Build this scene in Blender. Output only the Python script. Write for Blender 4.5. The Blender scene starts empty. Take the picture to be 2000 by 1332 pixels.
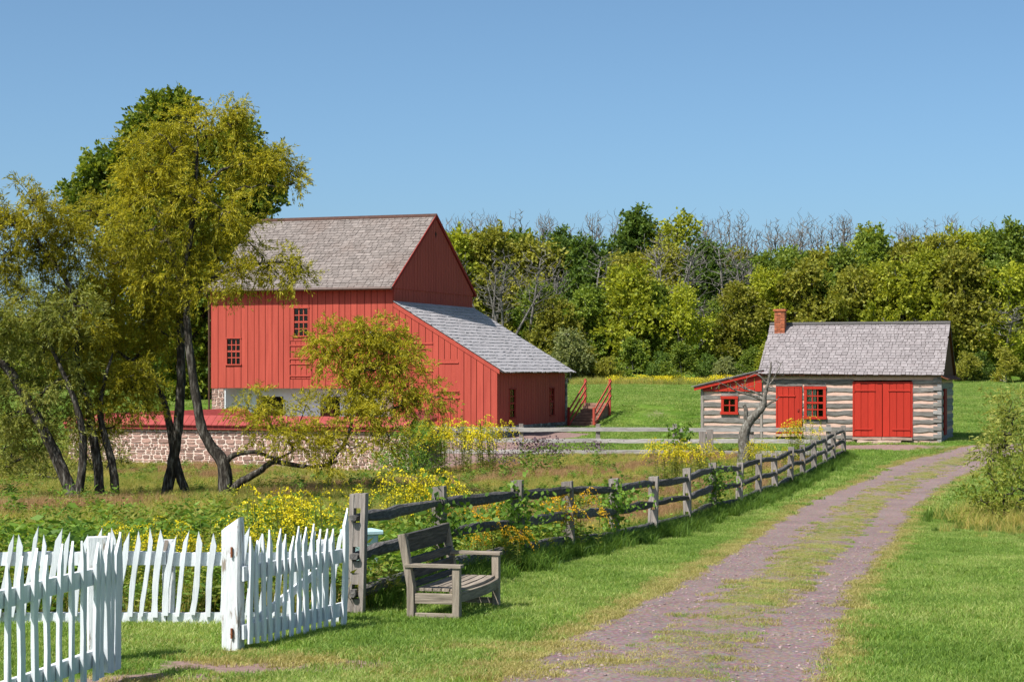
import bpy, math, random
import numpy as np
from mathutils import Vector

# ------------------------------------------------------------------ camera, sky, sun, exposure
SC = bpy.context.scene
COL = SC.collection
F, CX, HY, CAMZ = 3800.0, 1000.0, 725.0, 2.45
cam_d = bpy.data.cameras.new('camera'); cam = bpy.data.objects.new('camera', cam_d); COL.objects.link(cam)
cam_d.sensor_width = 36.0; cam_d.lens = F / 2000 * 36.0
cam_d.shift_y = (HY - 666) / 2000
cam_d.clip_start = 0.1; cam_d.clip_end = 6000
cam.location = (0, 0, CAMZ); cam.rotation_euler = (math.radians(90), 0, 0)
SC.camera = cam

SUN_EL, SUN_AZ = math.radians(53), math.radians(225)      # azimuth clockwise from +Y: behind the camera, to the left
sd = Vector((math.sin(SUN_AZ) * math.cos(SUN_EL), math.cos(SUN_AZ) * math.cos(SUN_EL), math.sin(SUN_EL)))
wd = bpy.data.worlds.new('World'); SC.world = wd; wd.use_nodes = True
wn = wd.node_tree; wn.nodes.clear()
sky = wn.nodes.new('ShaderNodeTexSky'); sky.sky_type = 'NISHITA'; sky.sun_disc = False
sky.sun_elevation = SUN_EL; sky.sun_rotation = SUN_AZ
sky.altitude = 0; sky.air_density = 0.55; sky.dust_density = 1.8; sky.ozone_density = 7.0
bg = wn.nodes.new('ShaderNodeBackground'); bg.inputs['Strength'].default_value = 0.131
wo = wn.nodes.new('ShaderNodeOutputWorld')
tint = wn.nodes.new('ShaderNodeMix'); tint.data_type = 'RGBA'; tint.blend_type = 'MULTIPLY'; tint.inputs[0].default_value = 1.0
tint.inputs[7].default_value = (1.07, 1.13, .95, 1); wn.links.new(sky.outputs[0], tint.inputs[6]); wn.links.new(tint.outputs[2], bg.inputs[0]); wn.links.new(bg.outputs[0], wo.inputs[0])
sl = bpy.data.lights.new('sun', 'SUN'); sl.energy = 5.0; sl.angle = math.radians(0.53); sl.color = (1.0, 0.965, 0.91)
so = bpy.data.objects.new('sun', sl); COL.objects.link(so)
so.rotation_euler = (-sd).to_track_quat('-Z', 'Y').to_euler(); so.location = (-30, -30, 60)
SC.view_settings.view_transform = 'Standard'; SC.view_settings.look = 'None'
SC.view_settings.exposure = 0.45; SC.view_settings.gamma = 1.0
SC.render.engine = 'CYCLES'
SC.cycles.max_bounces = 8; SC.cycles.transparent_max_bounces = 12
SC.cycles.use_denoising = True

R = random.Random(7)
NR = np.random.default_rng(11)

# ------------------------------------------------------------------ terrain
PY = [0, 12, 15, 18, 19.7, 23, 26.5, 29.8, 33, 36.4, 40, 46.8, 53.4, 60, 66, 70, 73, 77, 79]
PZ = [.12, .05, .02, 0, 0, -.13, -.25, -.38, -.52, -.65, -.75, -.86, -.92, -.97, -.95, -.88, -.76, -.40, -.34]
A_Y = PY + [86, 88, 92, 100, 130, 150, 180, 220, 400, 3000]
A_Z = PZ + [-.12, -.05, .86, 1.1, 1.6, 3.2, 6.3, 7.5, 8.5, 8.5]
B_Y = PY + [82, 92, 105, 130, 150, 180, 220, 400, 3000]
B_Z = PZ + [-.3, .35, .95, 1.6, 3.2, 6.3, 7.5, 8.5, 8.5]
def sstep(a, b, x):
    t = np.clip((np.asarray(x, float) - a) / (b - a), 0, 1); return t * t * (3 - 2 * t)
def g(X, Y):
    X = np.asarray(X, float); Y = np.asarray(Y, float)
    a = np.interp(Y, A_Y, A_Z); b = np.interp(Y, B_Y, B_Z)
    z = a + (b - a) * sstep(9, 13, X)
    low = np.minimum(z, 1.7 + .002 * (Y - 130))
    hm = sstep(-34, -8, X)
    z = low + (z - low) * hm
    z = z + .03 * np.sin(X * .9 + 1.3) * np.sin(Y * .55) + .015 * np.sin(X * 2.3 + Y * 1.7)
    return z
def gz(x, y): return float(g(x, y))
def P(px, py, Y): return Vector(((px - CX) / F * Y, Y, CAMZ - (py - HY) / F * Y))
_ys = np.linspace(12, 200, 9000)
def pg(px, py):
    xs = (px - CX) / F * _ys; zs = CAMZ - (py - HY) / F * _ys
    k = int(np.argmax(zs <= g(xs, _ys)))
    return float(xs[k]), float(_ys[k])
def gp(px, Y):
    x = (px - CX) / F * Y; return Vector((x, Y, gz(x, Y)))

# lane edges from the photograph, laid on the terrain
LE = [(960, 1372), (1015, 1330), (1100, 1270), (1220, 1210), (1325, 1150), (1425, 1090), (1525, 1020), (1590, 980), (1665, 950), (1740, 915), (1800, 895), (1875, 875), (1935, 867)]
RE = [(1545, 1372), (1575, 1325), (1612, 1240), (1652, 1155), (1710, 1090), (1770, 1000), (1820, 960), (1880, 928), (1930, 905), (1960, 893), (1990, 880)]
LW = np.array([pg(*p) for p in LE]); RW = np.array([pg(*p) for p in RE])
def laneXL(Y): return np.interp(Y, LW[:, 1], LW[:, 0])
def laneXR(Y):
    return np.maximum(np.interp(Y, RW[:, 1], RW[:, 0]), laneXL(Y) + 1.7)
def lane_u(X, Y): return (X - laneXL(Y)) / (laneXR(Y) - laneXL(Y))
LANE_END = 77.0
# split rail fence posts
FPX = [695, 860, 1007, 1112, 1200, 1275, 1343, 1392, 1443, 1481, 1514, 1543, 1568, 1590, 1612, 1627, 1648]
FPY = [19.7, 23.2, 26.5, 29.8, 33, 36.4, 40, 43.3, 46.8, 50, 53.4, 57, 60.5, 64, 67.2, 70, 72.8]
FX = np.array([(a - CX) / F * b for a, b in zip(FPX, FPY)]); FY = np.array(FPY)
def fenceX(Y): return np.interp(Y, FY, FX)

# ------------------------------------------------------------------ mesh helpers
class MB:
    def __init__(s): s.v = []; s.f = []
    def add(s, vs, fs):
        o = len(s.v); s.v.extend([tuple(v) for v in vs]); s.f.extend([tuple(i + o for i in f) for f in fs])
    def prism(s, poly, a0, a1, axis='y'):
        n = len(poly)
        if axis == 'y': A = [(p[0], a0, p[1]) for p in poly]; B = [(p[0], a1, p[1]) for p in poly]
        elif axis == 'x': A = [(a0, p[0], p[1]) for p in poly]; B = [(a1, p[0], p[1]) for p in poly]
        else: A = [(p[0], p[1], a0) for p in poly]; B = [(p[0], p[1], a1) for p in poly]
        fs = [tuple(range(n)), tuple(range(2 * n - 1, n - 1, -1))]
        fs += [(i, i + n, (i + 1) % n + n, (i + 1) % n) for i in range(n)]
        s.add(A + B, fs)
    def box(s, x0, x1, y0, y1, z0, z1):
        s.prism([(x0, z0), (x1, z0), (x1, z1), (x0, z1)], y0, y1)
    def sweep(s, pts, ws, hs, up=(0, 0, 1), ch=.15, jit=0, rng=R, n=8):
        # chamfered rectangular section along a path
        pts = [Vector(p) for p in pts]; up = Vector(up); rings = []; m = len(pts)
        for i, p in enumerate(pts):
            d = (pts[min(i + 1, m - 1)] - pts[max(i - 1, 0)]).normalized()
            sd_ = d.cross(up).normalized(); u = sd_.cross(d).normalized()
            w = ws[i] / 2 if hasattr(ws, '__len__') else ws / 2
            h = hs[i] / 2 if hasattr(hs, '__len__') else hs / 2
            c = ch * min(w, h)
            q = [(-w + c, -h), (w - c, -h), (w, -h + c), (w, h - c), (w - c, h), (-w + c, h), (-w, h - c), (-w, -h + c)]
            if ch == 0: q = [(-w, -h), (w, -h), (w, h), (-w, h)]
            rings.append([p + sd_ * (a + rng.uniform(-jit, jit)) + u * (b + rng.uniform(-jit, jit)) for a, b in q])
        k = len(rings[0]); vs = [v for r in rings for v in r]; fs = []
        for i in range(m - 1):
            for j in range(k):
                fs.append((i * k + j, i * k + (j + 1) % k, (i + 1) * k + (j + 1) % k, (i + 1) * k + j))
        fs.append(tuple(range(k - 1, -1, -1))); fs.append(tuple((m - 1) * k + j for j in range(k)))
        s.add(vs, fs)
    def beam(s, p0, p1, w, h, up=(0, 0, 1), ch=.15, seg=1, wob=0, jit=0, rng=R):
        p0 = Vector(p0); p1 = Vector(p1); pts = []
        for i in range(seg + 1):
            t = i / seg; p = p0.lerp(p1, t)
            if 0 < i < seg: p = p + Vector((rng.uniform(-wob, wob), rng.uniform(-wob, wob), rng.uniform(-wob, wob)))
            pts.append(p)
        s.sweep(pts, w, h, up, ch, jit, rng)
    def tube(s, pts, rad, n=8, jit=0, rng=R, cap=True):
        pts = [Vector(p) for p in pts]; m = len(pts); vs = []; prev = None
        for i, p in enumerate(pts):
            d = (pts[min(i + 1, m - 1)] - pts[max(i - 1, 0)]).normalized()
            a = prev if prev is not None else (Vector((1, 0, 0)) if abs(d.x) < .8 else Vector((0, 1, 0)))
            a = (a - d * a.dot(d)).normalized(); b = d.cross(a); prev = a
            r = rad[i] if hasattr(rad, '__len__') else rad
            for j in range(n):
                t = 2 * math.pi * j / n; rr = r * (1 + rng.uniform(-jit, jit))
                vs.append(p + a * math.cos(t) * rr + b * math.sin(t) * rr)
        fs = [(i * n + j, i * n + (j + 1) % n, (i + 1) * n + (j + 1) % n, (i + 1) * n + j) for i in range(m - 1) for j in range(n)]
        if cap: fs += [tuple(range(n - 1, -1, -1)), tuple((m - 1) * n + j for j in range(n))]
        s.add(vs, fs)
    def build(s, name, mat, parent=None, smooth=False):
        me = bpy.data.meshes.new(name); me.from_pydata([tuple(v) for v in s.v], [], s.f); me.update()
        return link(name, me, mat, parent, smooth)
def link(name, me, mat, parent=None, smooth=False):
    if mat is not None: me.materials.append(mat)
    if smooth: me.polygons.foreach_set('use_smooth', [True] * len(me.polygons))
    o = bpy.data.objects.new(name, me); COL.objects.link(o)
    if parent is not None: o.parent = parent
    return o
def npmesh(name, verts, faces, mat, parent=None, smooth=False):
    # verts (N,3), faces (M,k) all with the same k
    me = bpy.data.meshes.new(name); n, k = faces.shape
    me.vertices.add(len(verts)); me.vertices.foreach_set('co', np.asarray(verts, np.float32).ravel())
    me.loops.add(n * k); me.loops.foreach_set('vertex_index', np.asarray(faces, np.int32).ravel())
    me.polygons.add(n); me.polygons.foreach_set('loop_start', np.arange(0, n * k, k, dtype=np.int32))
    me.update(calc_edges=True); me.validate()
    return link(name, me, mat, parent, smooth)
def tag(o, label=None, cat=None, group=None, kind=None):
    if label: o['label'] = label
    if cat: o['category'] = cat
    if group: o['group'] = group
    if kind: o['kind'] = kind
    return o
def thing(name, label, cat, loc=(0, 0, 0), rz=0, group=None):
    o = bpy.data.objects.new(name, None); COL.objects.link(o); o.location = loc; o.rotation_euler = (0, 0, rz)
    o.empty_display_size = .2
    return tag(o, label, cat, group)
def copy_tree(root, loc, rz=0, sc=1.0, label=None, group=None, mats=None):
    r = root.copy(); COL.objects.link(r); r.location = loc; r.rotation_euler = (0, 0, rz)
    r.scale = sc if hasattr(sc, '__len__') else (sc, sc, sc)
    if label: r['label'] = label
    if group: r['group'] = group
    for ch in list(KIDS.get(root.name, root.children)):
        c = ch.copy(); COL.objects.link(c); c.parent = r
        if mats and ch.name.split('.')[0] in mats:
            c.material_slots[0].link = 'OBJECT'; c.material_slots[0].material = mats[ch.name.split('.')[0]]
    return r
KIDS = {}

# ------------------------------------------------------------------ materials
def new_mat(name):
    m = bpy.data.materials.new(name); m.use_nodes = True; nt = m.node_tree; nt.nodes.clear()
    out = nt.nodes.new('ShaderNodeOutputMaterial'); return m, nt, out
def ramp(nt, stops):
    r = nt.nodes.new('ShaderNodeValToRGB'); e = r.color_ramp.elements
    while len(e) < len(stops): e.new(.5)
    for i, (p, c) in enumerate(stops): e[i].position = p; e[i].color = (*c, 1)
    return r
def coord(nt, which, scale=(1, 1, 1), rot=(0, 0, 0)):
    if which == 'Position':
        t = nt.nodes.new('ShaderNodeNewGeometry').outputs['Position']
    else:
        t = nt.nodes.new('ShaderNodeTexCoord').outputs['Object']
    mp = nt.nodes.new('ShaderNodeMapping'); mp.inputs['Scale'].default_value = scale; mp.inputs['Rotation'].default_value = rot
    nt.links.new(t, mp.inputs[0]); return mp
def noise(nt, vec, scale, detail=5, rough=.6):
    n = nt.nodes.new('ShaderNodeTexNoise'); n.inputs['Scale'].default_value = scale
    n.inputs['Detail'].default_value = detail; n.inputs['Roughness'].default_value = rough
    nt.links.new(vec.outputs[0], n.inputs['Vector']); return n
def mixc(nt, fac, a, b, mode='MIX'):
    m = nt.nodes.new('ShaderNodeMix'); m.data_type = 'RGBA'; m.blend_type = mode
    for s_, v in ((m.inputs[0], fac), (m.inputs[6], a), (m.inputs[7], b)):
        if isinstance(v, (int, float)): s_.default_value = v
        elif isinstance(v, tuple): s_.default_value = (*v, 1)
        else: nt.links.new(v, s_)
    return m.outputs[2]
def maprange(nt, v, a, b, c, d):
    m = nt.nodes.new('ShaderNodeMapRange'); nt.links.new(v, m.inputs[0])
    for i, x in enumerate((a, b, c, d)): m.inputs[i + 1].default_value = x
    return m.outputs[0]
def principled(nt, out, colr, rough=.8, spec=.3, bump=None, bstr=.3, bdist=.01):
    p = nt.nodes.new('ShaderNodeBsdfPrincipled')
    if isinstance(colr, tuple): p.inputs['Base Color'].default_value = (*colr, 1)
    else: nt.links.new(colr, p.inputs['Base Color'])
    p.inputs['Roughness'].default_value = rough; p.inputs['Specular IOR Level'].default_value = spec
    if bump is not None:
        b = nt.nodes.new('ShaderNodeBump'); b.inputs['Strength'].default_value = bstr; b.inputs['Distance'].default_value = bdist
        nt.links.new(bump, b.inputs['Height']); nt.links.new(b.outputs[0], p.inputs['Normal'])
    nt.links.new(p.outputs[0], out.inputs[0]); return p
def surf(name, stops, scale=(1, 1, 1), ns=6, detail=6, rough=.85, spec=.25, bstr=.4, bdist=.01, where='Object',
         rnd=.25, island=0.0, stain=None):
    m, nt, out = new_mat(name)
    mp = coord(nt, where, scale); n = noise(nt, mp, ns, detail, .62)
    c = ramp(nt, stops); nt.links.new(n.outputs[0], c.inputs[0]); colr = c.outputs[0]
    if rnd:
        oi = nt.nodes.new('ShaderNodeObjectInfo')
        colr = mixc(nt, 1.0, colr, maprange_c(nt, oi.outputs['Random'], 1 - rnd, 1 + rnd), 'MULTIPLY')
    if island:
        ge = nt.nodes.new('ShaderNodeNewGeometry')
        colr = mixc(nt, 1.0, colr, maprange_c(nt, ge.outputs['Random Per Island'], 1 - island, 1 + island), 'MULTIPLY')
    if stain:
        n2 = noise(nt, coord(nt, where, stain.get('sc', (1, 1, 1))), stain['ns'], 5, .65)
        colr = mixc(nt, maprange(nt, n2.outputs[0], stain['lo'], stain['hi'], 0, stain.get('amt', 1)), colr, stain['c'])
    principled(nt, out, colr, rough, spec, n.outputs[0], bstr, bdist)
    return m
def maprange_c(nt, v, lo, hi):
    a = maprange(nt, v, 0, 1, lo, hi); c = nt.nodes.new('ShaderNodeCombineColor')
    for i in range(3): nt.links.new(a, c.inputs[i])
    return c.outputs[0]
def leafmat(name, cols, trans=.35, rough=.55, pos_scale=.6, clump=.35, spec=.25):
    m, nt, out = new_mat(name)
    ge = nt.nodes.new('ShaderNodeNewGeometry')
    st = [(i / max(1, len(cols) - 1), c) for i, c in enumerate(cols)]
    r = ramp(nt, st); n = noise(nt, coord(nt, 'Position'), pos_scale, 3, .6)
    a = nt.nodes.new('ShaderNodeMath'); a.operation = 'MULTIPLY_ADD'
    nt.links.new(n.outputs[0], a.inputs[0]); a.inputs[1].default_value = clump * 2.4; a.inputs[2].default_value = -clump * 1.2
    b = nt.nodes.new('ShaderNodeMath'); b.operation = 'ADD'
    nt.links.new(ge.outputs['Random Per Island'], b.inputs[0]); nt.links.new(a.outputs[0], b.inputs[1])
    nt.links.new(b.outputs[0], r.inputs[0])
    oi = nt.nodes.new('ShaderNodeObjectInfo')
    colr = mixc(nt, 1.0, r.outputs[0], maprange_c(nt, oi.outputs['Random'], .85, 1.15), 'MULTIPLY')
    p = nt.nodes.new('ShaderNodeBsdfPrincipled'); p.inputs['Roughness'].default_value = rough
    p.inputs['Specular IOR Level'].default_value = spec; nt.links.new(colr, p.inputs['Base Color'])
    t = nt.nodes.new('ShaderNodeBsdfTranslucent')
    tc = mixc(nt, 1.0, colr, (1.25, 1.2, .6), 'MULTIPLY'); nt.links.new(tc, t.inputs[0])
    mx = nt.nodes.new('ShaderNodeMixShader'); mx.inputs[0].default_value = trans
    nt.links.new(p.outputs[0], mx.inputs[1]); nt.links.new(t.outputs[0], mx.inputs[2]); nt.links.new(mx.outputs[0], out.inputs[0])
    return m
M = {}
RED0, RED1 = (.37, .060, .038), (.44, .078, .052)
M['red'] = surf('barn_red_paint', [(.3, RED0), (.7, RED1)], (5, 5, .35), 3, rough=.75, spec=.2, bstr=.25, bdist=.006, rnd=.05,
                stain=dict(ns=1.6, lo=.45, hi=.8, c=(.29, .045, .033), amt=.75, sc=(3, 3, .25)))
M['red2'] = surf('cabin_red_paint', [(.3, (.36, .018, .008)), (.7, (.43, .027, .011))], (6, 6, .5), 4, rough=.55, spec=.3, bstr=.2, bdist=.005, rnd=.06)
M['coping'] = surf('coping_red_paint', [(.3, (.26, .042, .037)), (.7, (.33, .060, .052))], (3, 3, 3), 3, rough=.7, rnd=.08, bstr=.15)
M['redtrim'] = surf('dark_red_trim', [(.3, (.22, .02, .014)), (.7, (.3, .03, .02))], (4, 4, 4), 4, rnd=.1)
M['brown'] = surf('brown_board', [(.3, (.09, .03, .016)), (.7, (.15, .055, .028))], (5, 5, .4), 4, rnd=.12)
M['dark'] = surf('interior_shade', [(.3, (.012, .008, .007)), (.7, (.02, .014, .012))], rnd=0)  # near-black stand-in for interior shade, put into the colour
M['gutter'] = surf('brown_gutter', [(.3, (.05, .022, .014)), (.7, (.09, .04, .025))], rough=.5, spec=.4, rnd=0)
M['shingle'] = surf('weathered_shingle', [(.25, (.145, .118, .104)), (.55, (.215, .182, .165)), (.8, (.29, .252, .232))], (3, 3, 3), 2.2, rough=.9,
                    bstr=.3, rnd=0, island=.17, stain=dict(ns=.55, lo=.5, hi=.75, c=(.17, .125, .105), amt=.7))
M['shingle2'] = surf('grey_shingle', [(.25, (.20, .17, .17)), (.55, (.255, .225, .225)), (.8, (.32, .29, .29))], (3, 3, 3), 2.2, rough=.9,
                     bstr=.3, rnd=0, island=.14, stain=dict(ns=.45, lo=.55, hi=.8, c=(.22, .17, .165), amt=.5))
M['shingle3'] = surf('pale_shingle', [(.25, (.27, .25, .255)), (.55, (.35, .33, .335)), (.8, (.43, .41, .415))], (3, 3, 3), 2.2, rough=.9,
                     bstr=.3, rnd=0, island=.10)
M['stone'] = surf('red_sandstone', [(.25, (.20, .105, .08)), (.5, (.33, .20, .16)), (.75, (.47, .33, .28))], (1, 1, 1), 4, rough=.95, bstr=.7, bdist=.02, rnd=.38)
M['stonei'] = surf('red_sandstone_pieces', [(.25, (.20, .105, .08)), (.5, (.33, .20, .16)), (.75, (.47, .33, .28))], (1, 1, 1), 4, rough=.95, bstr=.7, bdist=.02, rnd=0, island=.35)
M['mortar'] = surf('pale_mortar', [(.3, (.62, .49, .41)), (.7, (.8, .67, .58))], (1, 1, 1), 9, rough=.95, bstr=.5, rnd=0)
M['white'] = surf('whitewash', [(.3, (.74, .77, .80)), (.7, (.86, .88, .90))], (1, 1, 1), 2, rough=.9, rnd=0)
M['paint'] = surf('white_fence_paint', [(.25, (.57, .59, .61)), (.6, (.71, .73, .755))], (9, 9, 1.2), 5, rough=.6, spec=.3, bstr=.6, bdist=.006, rnd=.08,
                  stain=dict(ns=9, lo=.60, hi=.70, c=(.34, .30, .24), amt=.7, sc=(1, 1, .3)))
M['peel'] = surf('peeling_white_paint', [(.25, (.60, .60, .60)), (.6, (.72, .735, .75))], (9, 9, 1.2), 5, rough=.6, spec=.3, bstr=.8, bdist=.01, rnd=0,
                 stain=dict(ns=7, lo=.56, hi=.62, c=(.26, .2, .15), amt=.9, sc=(1.6, 1.6, .35)))
M['rust'] = surf('rusty_iron', [(.3, (.16, .045, .02)), (.7, (.3, .1, .04))], (1, 1, 1), 30, rough=.8, rnd=0)
WOODS = [(.22, (.07, .06, .052)), (.5, (.19, .165, .145)), (.8, (.33, .295, .262))]
def wood(name, stops, axis, rnd=.25, ns=5, **k):
    s_ = {'x': (.5, 7, 7), 'y': (7, .5, 7), 'z': (7, 7, .5)}[axis]
    return surf(name, stops, s_, ns, 8, rough=.92, spec=.15, bstr=.9, bdist=.012, rnd=rnd, **k)
M['wpost'] = wood('grey_fence_post_wood', [(.22, (.11, .092, .08)), (.5, (.25, .215, .19)), (.8, (.40, .36, .325))], 'z', .2)
M['wrail'] = wood('dark_fence_rail_wood', [(.25, (.035, .032, .031)), (.5, (.095, .088, .084)), (.8, (.20, .185, .175))], 'y', .3)
M['wrailx'] = wood('pale_fence_rail_wood', [(.25, (.2, .185, .17)), (.5, (.36, .335, .31)), (.8, (.5, .47, .44))], 'x', .15)
for a in 'xyz': M['bench' + a] = wood('bench_wood_' + a, [(.22, (.10, .08, .062)), (.5, (.26, .215, .17)), (.8, (.43, .36, .285))], a, .15, 6)
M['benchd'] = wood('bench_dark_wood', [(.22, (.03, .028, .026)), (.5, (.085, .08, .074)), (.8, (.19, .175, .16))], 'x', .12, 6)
M['log'] = wood('hewn_log_wood', [(.30, (.06, .053, .048)), (.48, (.17, .155, .14)), (.72, (.31, .285, .262))], 'x', .22, 5)
M['logy'] = wood('hewn_log_wood_side', [(.25, (.1, .09, .085)), (.48, (.25, .235, .225)), (.72, (.4, .38, .36))], 'y', .2, 5)
M['chink'] = surf('lime_chinking', [(.3, (.52, .34, .265)), (.7, (.64, .44, .355))], (1, 1, 1), 5, rough=.95, bstr=.4, rnd=.06)
M['brick'] = surf('chimney_brick', [(.3, (.28, .07, .03)), (.7, (.45, .15, .07))], (1, 1, 1), 5, rough=.95, rnd=0, island=.4)
M['brick_joint'] = surf('brick_joint', [(.3, (.4, .32, .26)), (.7, (.5, .42, .36))], (1, 1, 1), 9, rnd=0)
M['step'] = surf('worn_step', [(.25, (.14, .075, .05)), (.6, (.27, .16, .115)), (.8, (.36, .24, .18))], (1, 1, 1), 4, rough=.95, rnd=.2)
M['rubble'] = surf('grey_rubble', [(.25, (.09, .08, .07)), (.5, (.22, .2, .18)), (.75, (.38, .35, .32))], (1, 1, 1), 5, rough=.95, bstr=.8, bdist=.02, rnd=0, island=.45)
M['sill'] = surf('sill_stone', [(.3, (.3, .2, .155)), (.7, (.48, .35, .28))], (1, 1, 1), 4, rough=.95, rnd=.3)
M['bark'] = surf('tree_bark', [(.34, (.012, .009, .007)), (.52, (.05, .042, .033)), (.68, (.22, .20, .17))], (5, 5, 1.2), 3, rough=.95, bstr=1, bdist=.04, rnd=.15)
M['barkd'] = surf('lichen_bark', [(.3, (.04, .032, .025)), (.5, (.13, .115, .095)), (.75, (.33, .32, .28))], (4, 4, 2), 3.5, rough=.95, bstr=1, bdist=.03, rnd=0)
M['barkg'] = surf('grey_bark', [(.3, (.10, .088, .075)), (.7, (.22, .20, .18))], (2, 2, .5), 3, rough=.95, rnd=.2)
M['curtain'] = surf('green_white_curtain', [(.42, (.2, .3, .12)), (.55, (.6, .62, .5))], (16, 1, .6), 3, rnd=0)
M['bluebox'] = surf('pale_blue_plastic', [(.3, (.4, .58, .6)), (.7, (.5, .68, .7))], rough=.45, rnd=0)
m_, nt_, out_ = new_mat('window_glass')
tr = nt_.nodes.new('ShaderNodeBsdfTransparent'); tr.inputs[0].default_value = (.94, .96, .95, 1)
gl = nt_.nodes.new('ShaderNodeBsdfGlossy'); gl.inputs['Roughness'].default_value = .04
fr = nt_.nodes.new('ShaderNodeFresnel'); fr.inputs[0].default_value = 1.3
mx = nt_.nodes.new('ShaderNodeMixShader'); nt_.links.new(fr.outputs[0], mx.inputs[0]); nt_.links.new(tr.outputs[0], mx.inputs[1])
nt_.links.new(gl.outputs[0], mx.inputs[2]); nt_.links.new(mx.outputs[0], out_.inputs[0]); M['glass'] = m_
# leaves
M['willow'] = leafmat('willow_leaves', [(.15, .155, .016), (.28, .27, .022), (.42, .385, .03), (.55, .47, .04)], .5, pos_scale=.45, clump=.4)
M['willowd'] = leafmat('grey_green_willow_leaves', [(.14, .17, .035), (.24, .27, .055), (.34, .36, .075), (.44, .43, .12)], .48, pos_scale=.5, clump=.35)
M['tulip'] = leafmat('broad_green_leaves', [(.06, .10, .014), (.11, .165, .018), (.19, .24, .025), (.30, .32, .035)], .38, pos_scale=.4)
FAR = {
 'dark': leafmat('far_dark_leaves', [(0.056, 0.1, 0.018), (0.1, 0.163, 0.025), (0.163, 0.231, 0.035)], .33, pos_scale=.3),
 'mid': leafmat('far_mid_leaves', [(0.099, 0.154, 0.022), (0.176, 0.242, 0.031), (0.275, 0.33, 0.046)], .38, pos_scale=.3),
 'yel': leafmat('far_yellow_green_leaves', [(.19, .23, .022), (.33, .36, .03), (.48, .48, .045)], .42, pos_scale=.3),
 'olive': leafmat('far_olive_leaves', [(0.172, 0.184, 0.025), (0.287, 0.287, 0.037), (0.414, 0.38, 0.057)], .38, pos_scale=.3),
 'pale': leafmat('far_pale_leaves', [(0.165, 0.198, 0.075), (0.264, 0.288, 0.099), (0.363, 0.38, 0.132)], .35, pos_scale=.3),
}
M['grass'] = leafmat('lawn_blades', [(.12, .215, .032), (.19, .31, .048), (.29, .40, .08), (.46, .48, .17)], .42, pos_scale=.45, clump=.62, spec=.3)
M['grassdk'] = leafmat('rough_grass_blades', [(0.065, 0.13, 0.018), (0.104, 0.195, 0.026), (0.182, 0.273, 0.039)], .4, pos_scale=.5, clump=.3)
M['drygrass'] = leafmat('dry_grass_blades', [(.24, .25, .06), (.40, .35, .12), (.52, .43, .18)], .35, pos_scale=.8, clump=.3)
M['meadow'] = leafmat('meadow_grass_blades', [(0.186, 0.26, 0.047), (0.318, 0.335, 0.065), (0.485, 0.41, 0.112), (0.616, 0.467, 0.167)], .4, pos_scale=.22, clump=.5)
M['meadowr'] = leafmat('reddish_meadow_blades', [(0.254, 0.149, 0.075), (0.419, 0.254, 0.12), (0.538, 0.374, 0.194)], .35, pos_scale=.3, clump=.4)
M['weed'] = leafmat('weed_leaves', [(0.078, 0.155, 0.022), (0.139, 0.248, 0.031), (0.233, 0.358, 0.054)], .4, pos_scale=.6)
M['weedy'] = leafmat('yellow_weed_leaves', [(0.15, 0.213, 0.025), (0.237, 0.288, 0.037), (0.35, 0.35, 0.062)], .4, pos_scale=.6)
M['gold'] = leafmat('goldenrod_flowers', [(.50, .40, .010), (.70, .58, .014), (.8, .70, .04)], .3, pos_scale=2)
M['golda'] = leafmat('amber_goldenrod_flowers', [(.55, .28, .008), (.7, .4, .010), (.75, .48, .02)], .3, pos_scale=2)
M['purple'] = leafmat('ironweed_flowers', [(.10, .06, .085), (.15, .09, .13), (.13, .10, .06)], .2, pos_scale=2)
M['stem'] = surf('green_stem', [(.3, (.08, .11, .02)), (.7, (.15, .16, .04))], rnd=.1)
M['pebble'] = surf('lane_pebbles', [(.3, (.22, .15, .145)), (.7, (.33, .25, .24))], (9, 9, 9), 2, rnd=.35)

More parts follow.
